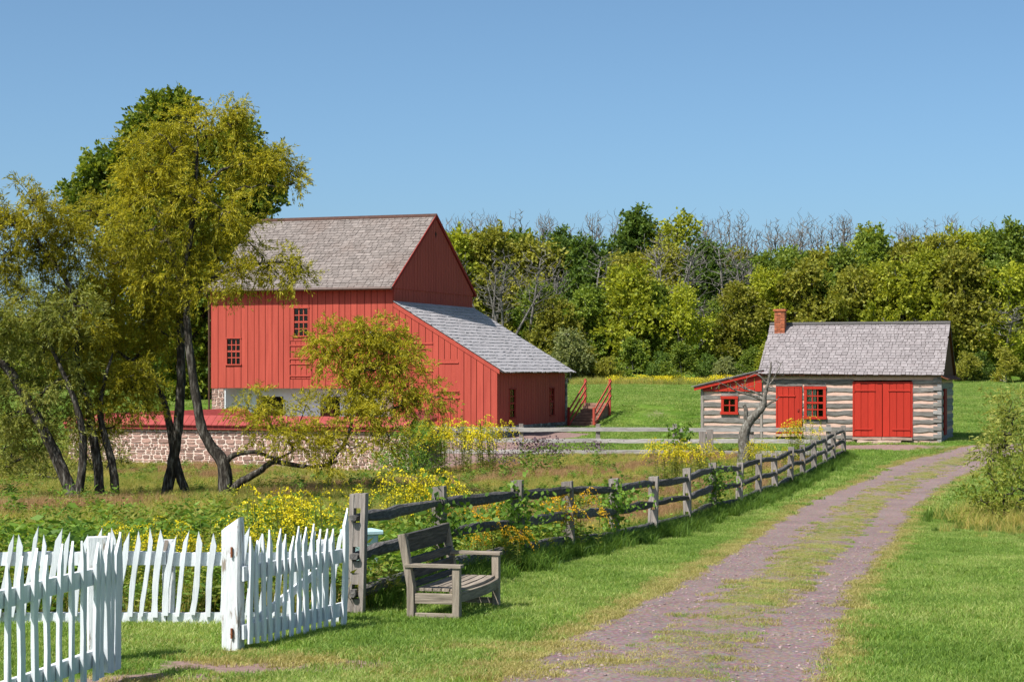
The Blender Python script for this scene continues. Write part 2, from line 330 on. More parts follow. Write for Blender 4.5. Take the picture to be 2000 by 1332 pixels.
# ------------------------------------------------------------------ ground sheet
def ground_mat():
    m, nt, out = new_mat('ground')
    at = nt.nodes.new('ShaderNodeAttribute'); at.attribute_name = 'zone'; at.attribute_type = 'GEOMETRY'
    sep = nt.nodes.new('ShaderNodeSeparateColor'); nt.links.new(at.outputs['Color'], sep.inputs[0])
    pos = coord(nt, 'Position')
    n1 = noise(nt, pos, .5, 6, .65); n2 = noise(nt, pos, 9, 6, .7)
    lawn = ramp(nt, [(.3, (.06, .12, .014)), (.5, (.10, .175, .022)), (.7, (.16, .22, .04))]); nt.links.new(n1.outputs[0], lawn.inputs[0])
    fine = ramp(nt, [(.3, (.55, .55, .5)), (.7, (1.25, 1.25, 1.2))]); nt.links.new(n2.outputs[0], fine.inputs[0])
    c = mixc(nt, 1.0, lawn.outputs[0], fine.outputs[0], 'MULTIPLY')
    mead = ramp(nt, [(.3, (.06, .065, .018)), (.5, (.10, .09, .03)), (.72, (.15, .10, .05))]); nt.links.new(n1.outputs[0], mead.inputs[0])
    c = mixc(nt, sep.outputs[0], c, mead.outputs[0])
    dirt = ramp(nt, [(.3, (.17, .105, .09)), (.7, (.30, .205, .18))]); nt.links.new(n2.outputs[0], dirt.inputs[0])
    k = nt.nodes.new('ShaderNodeMath'); k.operation = 'MULTIPLY_ADD'; nt.links.new(n2.outputs[0], k.inputs[0]); k.inputs[1].default_value = 1.2
    nt.links.new(sep.outputs[1], k.inputs[2])
    c = mixc(nt, maprange(nt, k.outputs[0], .95, 1.25, 0, 1), c, dirt.outputs[0])
    dry = ramp(nt, [(.3, (.2, .19, .06)), (.7, (.36, .3, .11))]); nt.links.new(n2.outputs[0], dry.inputs[0])
    k2 = nt.nodes.new('ShaderNodeMath'); k2.operation = 'MULTIPLY_ADD'; nt.links.new(n1.outputs[0], k2.inputs[0]); k2.inputs[1].default_value = .8
    nt.links.new(sep.outputs[2], k2.inputs[2])
    c = mixc(nt, maprange(nt, k2.outputs[0], .7, 1.2, 0, .8), c, dry.outputs[0])
    principled(nt, out, c, .95, .1, n2.outputs[0], .6, .04)
    return m
DIRT = [pg(520, 1304) + (1.15, .5), pg(650, 1298) + (.7, .42), pg(280, 1328) + (.9, .42), pg(410, 1296) + (.55, .3)]
CABF = (14.3, 75.9); WA0 = (-10.8, 68.6)
def zones(X, Y):
    u = lane_u(X, Y); inl = Y < LANE_END
    meadow = (X < fenceX(Y) - .05) & (Y > 19.1) & (Y < 73.8)
    meadow &= ~((X > -2.0) & (Y < 19.6))
    w = laneXR(Y) - laneXL(Y)
    edge = np.maximum(-u, u - 1) * w            # metres outside the lane
    dry = np.where(inl, np.clip(1 - np.abs(edge - .3) / .4, 0, 1), 0) * (Y < 74)
    dirt = np.zeros_like(X)
    for (x, y, a, b) in DIRT:
        dirt = np.maximum(dirt, np.clip(1.25 - np.sqrt(((X - x) / a) ** 2 + ((Y - y) / b) ** 2), 0, 1))
    dirt = np.maximum(dirt, np.clip(1.3 - np.sqrt(((X - CABF[0]) / 3.0) ** 2 + ((Y - CABF[1]) / 1.1) ** 2), 0, 1))
    dirt = np.maximum(dirt, .45 * np.clip(1.2 - np.sqrt(((X - 6.7) / 1.3) ** 2 + ((Y - 90.3) / 1.2) ** 2), 0, 1))
    dw, dz = X - WA0[0], Y - WA0[1]; wx = dw * .9397 - dz * .342; wy = dw * .342 + dz * .9397
    dirt = np.maximum(dirt, ((wx > -5.3) & (wx < 8.5) & (wy > .4) & (wy < 19)) * 1.0)  # unseen bare yard floor, added to bounce light onto the whitewashed wall
    return meadow, dirt, dry, u
def axis(parts):
    o = []
    for a, b, s_ in parts: o += list(np.arange(a, b, s_))
    return np.array(o + [parts[-1][1]])
gx = axis([(-2500, -400, 300), (-400, -100, 40), (-100, -30, 7), (-30, 30, .3), (30, 100, 7), (100, 400, 40), (400, 2500, 300)])
gy = axis([(-60, 8, 8), (8, 60, .3), (60, 96, .4), (96, 130, 2), (130, 260, 8), (260, 400, 20), (400, 3000, 400)])
XX, YY = np.meshgrid(gx, gy); nx, ny = len(gx), len(gy)
ZZ = g(XX, YY)
idx = np.arange(nx * ny).reshape(ny, nx)
faces = np.stack([idx[:-1, :-1], idx[:-1, 1:], idx[1:, 1:], idx[1:, :-1]], -1).reshape(-1, 4)
ground = npmesh('ground', np.stack([XX, YY, ZZ], -1).reshape(-1, 3), faces, ground_mat(), smooth=True)
me_, di_, dr_, u_ = zones(XX.ravel(), YY.ravel())
ca = ground.data.color_attributes.new('zone', 'FLOAT_COLOR', 'POINT')
ca.data.foreach_set('color', np.stack([me_.astype(float), di_, dr_, np.ones(nx * ny)], -1).astype(np.float32).ravel())
tag(ground, kind='structure')

def lane_mat():
    m, nt, out = new_mat('gravel')
    pos = coord(nt, 'Position'); n1 = noise(nt, pos, .9, 5, .6); n2 = noise(nt, pos, 26, 5, .7); n3 = noise(nt, pos, 3.2, 6, .7)
    v = nt.nodes.new('ShaderNodeTexVoronoi'); v.inputs['Scale'].default_value = 34; nt.links.new(pos.outputs[0], v.inputs['Vector'])
    c = ramp(nt, [(.25, (.145, .10, .093)), (.5, (.225, .163, .152)), (.75, (.33, .255, .24))]); nt.links.new(n2.outputs[0], c.inputs[0])
    peb = mixc(nt, .3, c.outputs[0], v.outputs['Color'], 'SOFT_LIGHT')
    big = ramp(nt, [(.3, (.86, .84, .84)), (.5, (1., .99, .98)), (.72, (1.13, 1.12, 1.10))]); nt.links.new(n1.outputs[0], big.inputs[0])
    cc = mixc(nt, 1.0, peb, big.outputs[0], 'MULTIPLY')
    at = nt.nodes.new('ShaderNodeAttribute'); at.attribute_name = 'mid'; at.attribute_type = 'GEOMETRY'
    k = nt.nodes.new('ShaderNodeMath'); k.operation = 'MULTIPLY_ADD'; nt.links.new(n3.outputs[0], k.inputs[0]); k.inputs[1].default_value = 1.5
    nt.links.new(at.outputs['Fac'], k.inputs[2])
    soil = ramp(nt, [(.3, (.16, .15, .05)), (.6, (.26, .22, .10)), (.8, (.3, .23, .17))]); nt.links.new(n2.outputs[0], soil.inputs[0])
    cc = mixc(nt, maprange(nt, k.outputs[0], 1.2, 1.6, 0, .85), cc, soil.outputs[0])
    principled(nt, out, cc, .95, .12, n2.outputs[0], .9, .03)
    return m
ly = np.concatenate([np.arange(11, 45, .12), np.arange(45, LANE_END, .25)]); lu = np.linspace(-.16, 1.16, 45)
LY, LU = np.meshgrid(ly, lu, indexing='ij')
LX = laneXL(LY) + LU * (laneXR(LY) - laneXL(LY))
rag = .10 * np.sin(LY * 2.1) + .07 * np.sin(LY * 5.3 + 1) + .05 * np.sin(LY * 11.7 + LX * 3) + NR.normal(0, .045, LY.shape)
edge = np.minimum(LU + .07, 1.07 - LU) * 2.4 + rag * .45
off = np.clip(edge * .12, -.05, .012) + .004
rut = -.028 * (np.exp(-((LU - .17) / .1) ** 2) + np.exp(-((LU - .84) / .1) ** 2)) + .02 * np.exp(-((LU - .5) / .2) ** 2)
LZ = g(LX, LY) + off + np.where(edge > .12, np.maximum(rut, -.004), 0) + NR.normal(0, .003, LY.shape)
n0, n1_ = LY.shape; idx = np.arange(n0 * n1_).reshape(n0, n1_)
faces = np.stack([idx[:-1, :-1], idx[:-1, 1:], idx[1:, 1:], idx[1:, :-1]], -1).reshape(-1, 4)
lane = npmesh('gravel_lane', np.stack([LX, LY, LZ], -1).reshape(-1, 3), faces, lane_mat(), smooth=True)
midw = np.clip(1.2 - np.abs(LU - .52) / .21, 0, 1) * np.clip((LY - 15.2) / 4.5, .45, 1) * np.clip(.8 + .3 * np.sin(LY * .9 + 1) + .2 * np.sin(LY * 2.3 + LU * 5), .4, 1)
fa = lane.data.attributes.new('mid', 'FLOAT', 'POINT'); fa.data.foreach_set('value', midw.astype(np.float32).ravel())
tag(lane, kind='structure')

# ------------------------------------------------------------------ building helpers
def widths(a, b, lo, hi, rng=R):
    n = max(1, round((b - a) / ((lo + hi) / 2))); w = [rng.uniform(lo, hi) for _ in range(n)]; s_ = sum(w); e = [a]
    for x in w: e.append(e[-1] + x * (b - a) / s_)
    return e
def shingles(quad, ncourse, wlo, whi, mat, parent, name='shingles', thick=.03, rng=R):
    el, er, rr, rl = [Vector(p) for p in quad]; mb = MB()
    nrm = (er - el).cross(rl - el).normalized()
    if nrm.z < 0: nrm = -nrm
    for i in range(ncourse):
        v0, v1 = i / ncourse - .012, min(1, (i + 1.25) / ncourse)
        off = rng.uniform(-.2, .2); L = (er - el).length; e = [-.02]
        while e[-1] < 1.0:
            e.append(e[-1] + rng.uniform(wlo, whi) / L)
        for a, b in zip(e[:-1], e[1:]):
            a2, b2 = max(0, a + .0012), min(1, b - .0012)
            if b2 - a2 < .003: continue
            j = rng.uniform(-.010, .014) / ncourse * 8; t = thick * rng.uniform(.75, 1.3)
            def pt(u, v): return (el.lerp(er, u)).lerp(rl.lerp(rr, u), v)
            A, B, C_, D = pt(a2, v0 + j), pt(b2, v0 + j + rng.uniform(-.003, .003)), pt(b2, v1), pt(a2, v1)
            vs = [A, B, C_ - nrm * .01, D - nrm * .01, A + nrm * t, B + nrm * t, C_ + nrm * .004, D + nrm * .004]
            mb.add(vs, [(4, 5, 6, 7), (0, 1, 5, 4), (1, 2, 6, 5), (3, 0, 4, 7)])
    o = mb.build(name, mat, parent); o['kind'] = 'stuff'; return o
def window(parent, x0, x1, z0, z1, y, cols, rows, mat, fw=.05, sash=True, glass=True, axis='y', depth=.06, name='window'):
    # frame outside face at y (front = -axis); origin parent local. axis 'y': wall along x. axis 'x': wall along y, outside = +x
    def bx(mb, a0, a1, b0, b1, c0, c1):
        if axis == 'y': mb.box(a0, a1, b0, b1, c0, c1)
        else: mb.box(-b1, -b0, a0, a1, c0, c1)
    fr_ = MB()
    bx(fr_, x0 - fw, x0, y - .02, y + depth, z0 - .001, z1); bx(fr_, x1, x1 + fw, y - .02, y + depth, z0 - .001, z1)
    bx(fr_, x0 - fw - .02, x1 + fw + .02, y - .035, y + depth, z1, z1 + fw)
    f = fr_.build(name, mat, parent)
    s_ = MB(); bx(s_, x0 - fw - .03, x1 + fw + .03, y - .06, y + depth, z0 - fw, z0 - .001); s_.build('sill', mat, f)
    mu = MB(); t = .021; my = y + .02
    for i in range(1, cols):
        x = x0 + (x1 - x0) * i / cols; bx(mu, x - t, x + t, my, my + .028, z0, z1)
    for j in range(1, rows):
        z = z0 + (z1 - z0) * j / rows; tt = t * (1.9 if sash and j == rows // 2 else 1)
        yy = my - (.012 if sash and j == rows // 2 else .004); bx(mu, x0, x1, yy, yy + .03, z - tt, z + tt)
    mu.build('muntin', mat, f)
    for i in range(cols):
        for j in range(rows):
            gq = MB(); xa = x0 + (x1 - x0) * i / cols; xb = x0 + (x1 - x0) * (i + 1) / cols
            za = z0 + (z1 - z0) * j / rows; zb = z0 + (z1 - z0) * (j + 1) / rows
            bx(gq, xa + .004, xb - .004, my + .012, my + .016, za + .004, zb - .004); gq.build('pane', M['glass'], f)
    return f
def stone_piece(w, h, d, rng):
    # irregular squared stone, front towards -y, centred; returns MB
    mb = MB(); n = 8; base = []
    q = [(-.5, -.32), (-.32, -.5), (.32, -.5), (.5, -.32), (.5, .32), (.32, .5), (-.32, .5), (-.5, .32)]
    for a, b in q: base.append((a * w * rng.uniform(.9, 1.0), b * h * rng.uniform(.88, 1.0)))
    back = [(x, .05, z) for x, z in base]; mid = [(x, -d * .8, z) for x, z in base]
    front = [(x * rng.uniform(.91, .96), -d * rng.uniform(.9, 1.1), z * rng.uniform(.88, .95)) for x, z in base]
    fs = [(i, (i + 1) % n, n + (i + 1) % n, n + i) for i in range(n)] + [(n + i, n + (i + 1) % n, 2 * n + (i + 1) % n, 2 * n + i) for i in range(n)]
    fs.append(tuple(2 * n + i for i in range(n)))
    mb.add(back + mid + front, fs); return mb
STONEBANK = []
for _ in range(36):
    o = stone_piece(1, 1, .03, R); me = bpy.data.meshes.new('stone'); me.from_pydata(o.v, [], o.f); me.update(); me.materials.append(M['stone']); STONEBANK.append(me)
def stone_face(parent, x0, x1, zlo, zhi, y, rng, hl=.10, hh=.2, wl=.14, wh=.42, rot=0.0, org=None, cap=300, holes=()):
    # coursed rubble on a plane through y facing -y (parent frame); each stone is a child. zlo may be a function of x
    cnt = 0; z = zhi
    zl = zlo if callable(zlo) else (lambda x: zlo)
    rest = []
    zmin = min(zl(x0), zl(x1), zl((x0 + x1) / 2))
    while z > zmin:
        h = rng.uniform(hl, hh); x = x0 - rng.uniform(0, .1)
        while x < x1:
            w = rng.uniform(wl, wh) * (1 if rng.random() < .8 else .6)
            a, b = max(x, x0), min(x + w, x1)
            if b - a > .05 and z - h * .3 > zl((a + b) / 2):
                splits = [(z - h / 2, h)] if (h < .145 or rng.random() < .55) else [(z - h * .27, h * .52), (z - h * .77, h * .44)]
                for (zc, hh_) in splits:
                    rest.append(((b - a) * hh_, rng.choice(STONEBANK), ((a + b) / 2, y, zc + rng.uniform(-.008, .008)), ((b - a - .030), rng.uniform(.5, 1.1), hh_ - .026), rng.uniform(-.05, .05)))
            x += w
        z -= h
    rest.sort(key=lambda q: -q[0]); mb = MB()
    for k, (_, me, loc, sc, rt) in enumerate(rest):
        if k < cap:                                            # the largest stones are parts of their own, the small remainder one part
            o = bpy.data.objects.new('stone', me); COL.objects.link(o); o.parent = parent; o.location = loc; o.scale = sc; o.rotation_euler = (0, rt, 0)
        else:
            mb.add([(loc[0] + v.co.x * sc[0], loc[1] + v.co.y * sc[1], loc[2] + v.co.z * sc[2]) for v in me.vertices], [tuple(p.vertices) for p in me.polygons])
    if mb.v: mb.build('small_stones', M['stonei'], parent)['kind'] = 'stuff'
    return len(rest)

# ------------------------------------------------------------------ red barn
a_ = math.radians(20)
BO = (-.59, 80.0)
barn = thing('red_barn', 'large red board barn with grey shingled gable roof and lean-to shed', 'barn', (BO[0], BO[1], 0), -a_)
def bxx(px):
    r = (px - CX) / F; return (BO[1] * r - BO[0]) / (math.cos(a_) + math.sin(a_) * r)
def bz(py, x=0, y=0):
    Yw = BO[1] - math.sin(a_) * x + math.cos(a_) * y; return CAMZ - (py - HY) / F * Yw
XM, XL_, D, DS = -4.67, -13.29, 9.15, 8.75
ZE, ZR, ZB = 6.06, 9.22, 1.72
def shed_top(x): return 2.56 + (-x) * (5.33 - 2.56) / 4.67
w1 = (-12.49, -11.86, 2.76, 3.86); w2 = (-9.27, -8.62, 3.97, 5.13)
hat = (-9.47, -8.42, 2.10, 3.74)
brk = [XL_, w1[0] - .05, w1[1] + .05, hat[0], w2[0] - .05, w2[1] + .05, hat[1], XM]
edges = []
for a, b in zip(brk[:-1], brk[1:]):
    e = widths(a, b, .25, .37) if b - a > .3 else [a, b]
    edges += e if not edges else e[1:]
edges.append(None)
def boards(x0, x1, z0, z1a, z1b, y=0, th=.03, parent=barn, mat=M['red'], lab='board'):
    gpx = .012; yo = R.uniform(-.004, .004); mb = MB()
    mb.prism([(x0 + gpx, z0), (x1 - gpx, z0), (x1 - gpx, z1b), (x0 + gpx, z1a)], y - th + yo, y + yo)
    return mb.build(lab, mat, parent)
for a, b in zip(edges[:-2], edges[1:-1]):
    mid = (a + b) / 2; segs = [(ZB + R.uniform(-.012, .012), ZE + .1)]
    for (h0, h1, hz0, hz1) in ((w1[0] - .05, w1[1] + .05, w1[2] - .05, w1[3] + .05), (w2[0] - .05, w2[1] + .05, w2[2] - .05, w2[3] + .05), hat):
        if h0 - .01 < mid < h1 + .01:
            ns_ = []
            for (s0, s1) in segs:
                if hz0 > s0 and hz1 < s1: ns_ += [(s0, hz0), (hz1, s1)]
                else: ns_.append((s0, s1))
            segs = ns_
    for s0, s1 in segs: boards(a, b, s0, s1, s1)
se = widths(XM, 0, .25, .34)
d2 = (bxx(806), bxx(846), 2.3, 3.66); d3 = (bxx(857), bxx(896), 1.22, 2.95)
for a, b in zip(se[:-1], se[1:]):
    boards(a, b, .17 + R.uniform(-.01, .01), shed_top(a), shed_top(b))
# near-black backing paints shade into the board gaps, with window openings left free
mb = MB()
for (x0, x1, z0, z1) in ((XL_ + .02, w1[0], ZB, ZE), (w1[0], w1[1], ZB, w1[2]), (w1[0], w1[1], w1[3], ZE), (w1[1], w2[0], ZB, ZE), (w2[0], w2[1], ZB, w2[2]),
                         (w2[0], w2[1], w2[3], ZE), (w2[1], XM - .02, ZB, ZE)):
    mb.box(x0, x1, .008, .05, z0 + .01, z1)
mb.prism([(XM - .02, .2), (-.02, .2), (-.02, 2.5), (XM - .02, 5.28)], .008, .05)
mb.box(XL_ + .02, XL_ + .08, .06, D - .02, 1.75, ZE); mb.box(XL_ + .02, XM, D - .1, D - .03, .2, ZE - .1); mb.prism([(XM, .2), (-.03, .2), (-.03, 2.5), (XM, 5.2)], DS - .08, DS - .02)
mb.box(XL_ + .05, XM - .05, .06, D - .12, 1.74, 1.80)
mb.build('shade_backing', M['dark'], barn)
window(barn, *w1[:2], w1[2], w1[3], -.03, 3, 4, M['red']); window(barn, *w2[:2], w2[2], w2[3], -.03, 3, 4, M['red'])
# hatch doors with strap hinges
def plank_door(parent, x0, x1, z0, z1, y, mat, nb, hinges, name='door', latch=None):
    f = MB(); f.box(x0, x1, y + .012, y + .03, z0, z1); d = f.build(name, mat, parent)
    for a, b in zip(*(lambda e: (e[:-1], e[1:]))(widths(x0, x1, .9, 1.1) if nb == 1 else [x0 + (x1 - x0) * i / nb for i in range(nb + 1)])):
        boards(a, b, z0 + .006, z1 - .006, z1 - .006, y + .01, .022, d, mat)
    for (hx0, hx1, hz) in hinges:
        h = MB(); h.beam((hx0, y - .03, hz), (hx1, y - .03, hz), .03, .055, ch=.3); h.tube([(hx0, y - .03, hz - .06), (hx0, y - .03, hz + .06)], .022, 6)
        h.build('strap_hinge', mat, d)
    if latch:
        l = MB(); l.box(latch[0] - .03, latch[0] + .03, y - .05, y - .013, latch[1] - .05, latch[1] + .05); l.build('latch', M['redtrim'], d)
    return d
plank_door(barn, hat[0] + .02, hat[1] - .02, hat[2] + .02, hat[3] - .02, -.01, M['red'], 4,
           [(hat[0], hat[0] + .95, 3.55), (hat[0], hat[0] + .95, 2.98), (hat[0], hat[0] + .95, 2.76), (hat[0], hat[0] + .95, 2.25)], latch=(hat[0] + .5, 3.05))
plank_door(barn, d2[0], d2[1], d2[2], d2[3], -.027, M['red'], 3, [(d2[0], d2[1], 3.6), (d2[0], d2[1] - .35, 3.38), (d2[0], d2[1], 2.45)])
plank_door(barn, d3[0], d3[1], d3[2], d3[3], -.027, M['red'], 3, [(d3[0], d3[1] + .03, 1.62), (d3[0], d3[1] + .05, 1.34), (d3[0], d3[1], 2.8)])
# gable side boards (narrow in view: one part)
mb = MB(); e = widths(0, D, .26, .36)
for a, b in zip(e[:-1], e[1:]):
    def top(y): return ZE + (ZR - ZE) * (1 - abs(y - D / 2) / (D / 2)) - .03
    t = R.uniform(-.003, .003)
    poly = [(a + .011, 5.93), (b - .011, 5.93), (b - .011, top(b)), ] + ([(D / 2, top(D / 2))] if a < D / 2 < b else []) + [(a + .011, top(a))]
    mb.prism(poly, XM - .01, XM + .05 + t, 'x')
    mb.prism([(a + .011, 5.15), (b - .011, 5.15), (b - .011, 5.96), (a + .011, 5.96)], XM - .012, XM + .02 + t, 'x')
mb.build('gable_boards', M['red'], barn)['kind'] = 'stuff'
mb = MB(); mb.prism([(.03, 5.2), (D - .03, 5.2), (D - .03, ZE - .05), (D / 2, ZR - .1), (.03, ZE - .05)], XM - .06, XM - .02, 'x'); mb.build('gable_shade_backing', M['dark'], barn)  # near-black sheet colours the shade between the gable boards
mb = MB(); mb.prism([(D / 2 - .09, 8.5), (D / 2, 8.32), (D / 2 + .09, 8.5), (D / 2, 8.62)], XM + .03, XM + .062, 'x'); mb.build('gable_vent', M['dark'], barn)  # shade of the vent hole painted on as a near-black lozenge
mb = MB(); e = widths(0, DS, .26, .36)
sw = ((1.475, 2.1), (6.63, 7.2)); swz = (.53, 1.68)
for a, b in zip(e[:-1], e[1:]):
    t = R.uniform(-.003, .003)
    for (z0, z1) in ((.17, swz[0] - .05), (swz[0] - .05, swz[1] + .05), (swz[1] + .05, 2.5)):
        segs = [(a + .011, b - .011)]
        if z0 == swz[0] - .05:
            for (q0, q1) in sw:
                n_ = []
                for (s0, s1) in segs:
                    if q1 + .05 <= s0 or q0 - .05 >= s1: n_.append((s0, s1)); continue
                    if s0 < q0 - .05: n_.append((s0, q0 - .05))
                    if s1 > q1 + .05: n_.append((q1 + .05, s1))
                segs = n_
        for s0, s1 in segs: mb.prism([(s0, z0), (s1, z0), (s1, z1), (s0, z1)], -.03, .0 + t, 'x')
mb.build('side_boards', M['red'], barn)['kind'] = 'stuff'
mb = MB()
for (y0, y1, z0, z1) in ((.05, sw[0][0], .2, 2.45), (sw[0][1], sw[1][0], .2, 2.45), (sw[1][1], DS - .03, .2, 2.45), (sw[0][0], sw[0][1], .2, swz[0]), (sw[1][0], sw[1][1], .2, swz[0]),
                         (sw[0][0], sw[0][1], swz[1], 2.45), (sw[1][0], sw[1][1], swz[1], 2.45)):
    mb.prism([(y0, z0), (y1, z0), (y1, z1), (y0, z1)], -.08, -.04, 'x')
mb.build('side_shade_backing', M['dark'], barn)  # shade of the side board gaps, painted as near-black sheets
for q0, q1 in sw: window(barn, q0, q1, swz[0], swz[1], 0.0, 2, 4, M['redtrim'], axis='x')
mb = MB(); e = widths(0, D, .26, .36)
for a, b in zip(e[:-1], e[1:]):
    mb.prism([(a + .011, ZB), (b - .011, ZB), (b - .011, top(b))] + ([(D / 2, top(D / 2))] if a < D / 2 < b else []) + [(a + .011, top(a))], XL_ - .03, XL_ + .01, 'x')
e = widths(XL_, XM, .3, .4)
for a, b in zip(e[:-1], e[1:]): mb.box(a + .01, b - .01, D - .02, D + .012, .1, ZE)
e = widths(XM, 0, .3, .4)
for a, b in zip(e[:-1], e[1:]): mb.prism([(a + .01, .1), (b - .01, .1), (b - .01, shed_top(b)), (a + .01, shed_top(a))], DS - .01, DS + .015)
mb.build('rear_boards', M['red'], barn)['kind'] = 'stuff'
mb = MB(); mb.box(XL_ + .01, XL_ + .4, .5, D - .05, zf if False else -.9, ZB - .004); mb.build('end_wall_base', M['mortar'], barn)
# roofs
RO = .14
quad = [(XL_ - .12, -.32, ZE - .10), (XM + .1, -.32, ZE - .10), (XM + .1, D / 2, ZR + .1), (XL_ - .12, D / 2, ZR + .1)]
roof = MB(); roof.prism([(-.30, ZE - .17), (D / 2, ZR + .02), (D + .3, ZE - .17), (D + .3, ZE - .12), (D / 2, ZR + .085), (-.30, ZE - .12)], XL_ - .1, XM + .085, 'x')
roof = roof.build('roof', M['redtrim'], barn)
shingles(quad, 27, .16, .42, M['shingle'], roof)
quad = [(XM + .1, D + .32, ZE - .10), (XL_ - .12, D + .32, ZE - .10), (XL_ - .12, D / 2, ZR + .1), (XM + .1, D / 2, ZR + .1)]
shingles(quad, 14, .5, .9, M['shingle'], roof)
mb = MB(); mb.prism([(D / 2 - .16, ZR + .02), (D / 2, ZR + .135), (D / 2 + .16, ZR + .02), (D / 2 + .16, ZR + .06), (D / 2, ZR + .18), (D / 2 - .16, ZR + .06)], XL_ - .13, XM + .11, 'x')
mb.build('ridge_cap', M['gutter'], roof)
sh = MB(); sx = [(XM, 5.33), (.28, shed_top(.28))]
def sq(x): return shed_top(x) + .06
rs = MB(); rs.prism([(XM + .03, sq(XM) - .09), (.26, sq(.26) - .09), (.26, sq(.26) - .03), (XM + .03, sq(XM) - .03)], -.05, DS + .34)
sroof = rs.build('shed_roof', M['wrail'], barn)
shingles([(.32, -.1, sq(.32)), (.32, DS + .38, sq(.32)), (XM + .03, DS + .38, sq(XM)), (XM + .03, -.1, sq(XM))], 21, .2, .45, M['shingle3'], sroof, thick=.034)
mb = MB(); mb.prism([(XM + .01, shed_top(XM) - .17), (.1, shed_top(.1) - .17), (.1, shed_top(.1) + .02), (XM + .01, shed_top(XM) + .02)], -.055, -.034); mb.build('rake_board', M['red'], barn)
mb = MB(); mb.tube([(XL_ - .12, -.38, ZE - .14), (XM + .1, -.38, ZE - .15)], .07, 8); gut = mb.build('gutter', M['gutter'], barn)
mb = MB(); mb.tube([(XL_ - .06, -.36, ZE - .2), (XL_ - .06, -.1, ZE - .55), (XL_ - .05, -.08, 5), (XL_ - .05, -.08, -.6)], .045, 8); mb.build('downspout', M['gutter'], gut)
for (y0, z0, y1, z1) in ((-.3, ZE - .12, D / 2, ZR + .08), (D + .3, ZE - .12, D / 2, ZR + .08)):
    mb = MB(); mb.beam((XM + .1, y0, z0), (XM + .1, y1, z1), .035, .13, ch=.1); mb.build('bargeboard', M['redtrim'], roof)
# ground storey: whitewashed recessed wall, stone piers
mb = MB()
zf = -.7
opn = [(-11.6, -10.3), (-8.55, -7.6), (-6.9, -6.0)]
xs_ = [XL_ + .4] + [v for o in opn for v in o] + [XM]
for i in range(0, len(xs_), 2): mb.box(xs_[i], xs_[i + 1], 1.0, 1.6, zf, ZB)
for o in opn: mb.box(o[0], o[1], 1.0, 1.6, 1.35, ZB)
mb.box(XL_ + .64, XL_ + .68, .05, 1.0, zf, ZB); mb.build('whitewashed_wall', M['white'], barn)
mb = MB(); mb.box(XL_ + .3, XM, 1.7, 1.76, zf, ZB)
mb.build('stable_shade_backing', M['dark'], barn)  # near-black sheet paints the stable's shade behind the door openings
for o in opn:
    plank_door(barn, o[0], o[0] + (o[1] - o[0]) * .62, zf, .85, 1.1, M['brown'], 4, [])
for (p0, p1) in ((XL_ + .02, XL_ + .63), (XM - .5, XM)):
    mb = MB(); mb.box(p0, p1, .03, 1.3, zf, ZB - .002); pier = mb.build('stone_pier', M['mortar'], barn)
    stone_face(pier, p0, p1, zf, ZB, .02, random.Random(5), .11, .22, .16, .36)
# shed foundation of grey rubble
mb = MB(); rr_ = random.Random(9)
mb.box(-.14, -.04, .02, DS, -.7, .165)
zc = .1
for row in range(5):
    y = .02
    while y < DS - .1:
        w = rr_.uniform(.2, .5); h = rr_.uniform(.12, .17); z = .10 - row * .16
        s_ = stone_piece(w, h, .05, rr_); mb.add([(-.04 - v[1], y + w / 2 + v[0], z + v[2]) for v in s_.v], [tuple(f) for f in s_.f]); y += w
    x = -.1
    while x > XM:
        w = rr_.uniform(.2, .5); h = rr_.uniform(.12, .17); z = .10 - row * .16
        s_ = stone_piece(w, h, .05, rr_); mb.add([(x - w / 2 + v[0], .04 + v[1], z + v[2]) for v in s_.v], [tuple(f) for f in s_.f]); x -= w
mb.build('rubble_foundation', M['rubble'], barn)['kind'] = 'stuff'
mb = MB()
for i in range(12):
    s_ = stone_piece(.35, .2, .05, rr_); z = -.1 + i * .19
    mb.add([(-.05 + v[0] * .6, DS + .16 + v[1], z + v[2]) for v in s_.v], s_.f)
    mb.box(-.2, .06, DS + .02, DS + .18, z - .09, z + .09)
mb.build('corner_stones', M['rubble'], barn)['kind'] = 'stuff'

# ------------------------------------------------------------------ outside steps with red handrails
st = thing('outside_steps', 'worn stone steps with red wooden handrails climbing the bank behind the barn', 'steps', (BO[0] + math.sin(a_) * (DS + .1) + .12, BO[1] + math.cos(a_) * (DS + .1) - .2, 0), -a_)
NS, RUN, RISE = 8, .32, .135
for i in range(NS):
    mb = MB(); z1 = -.1 + (i + 1) * RISE; y0 = i * RUN
    mb.sweep([(.03, y0 + .2, z1 - .06), (.6, y0 + .2 + R.uniform(-.01, .01), z1 - .06), (1.15, y0 + .2, z1 - .06)], .40, .12, ch=.12, jit=.004)
    mb.box(.04, 1.14, y0 + .05, y0 + .4, -.5, z1 - .12); mb.build('step', M['step'], st)
for x in (0.0, 1.2):
    zb0, zb1 = -.1, -.1 + NS * RISE; yb0, yb1 = .03, NS * RUN - .1
    rail = MB(); rail.beam((x, yb0, -.5), (x, yb0, zb0 + .92), .1, .1, up=(0, 1, 0)); rail.build('rail_post', M['redtrim'] if x == 0 else M['red'], st)
    rail = MB(); rail.beam((x, yb1, 0), (x, yb1, zb1 + 1.12), .1, .1, up=(0, 1, 0)); rail.build('rail_post', M['red'], st)
    for h in (.9, .56, .22):
        rail = MB(); rail.beam((x + .06, yb0 - .04, zb0 + h - .06), (x + .06, yb1 + .04, zb1 + h + .12), .04, .09); rail.build('handrail', M['red'], st)

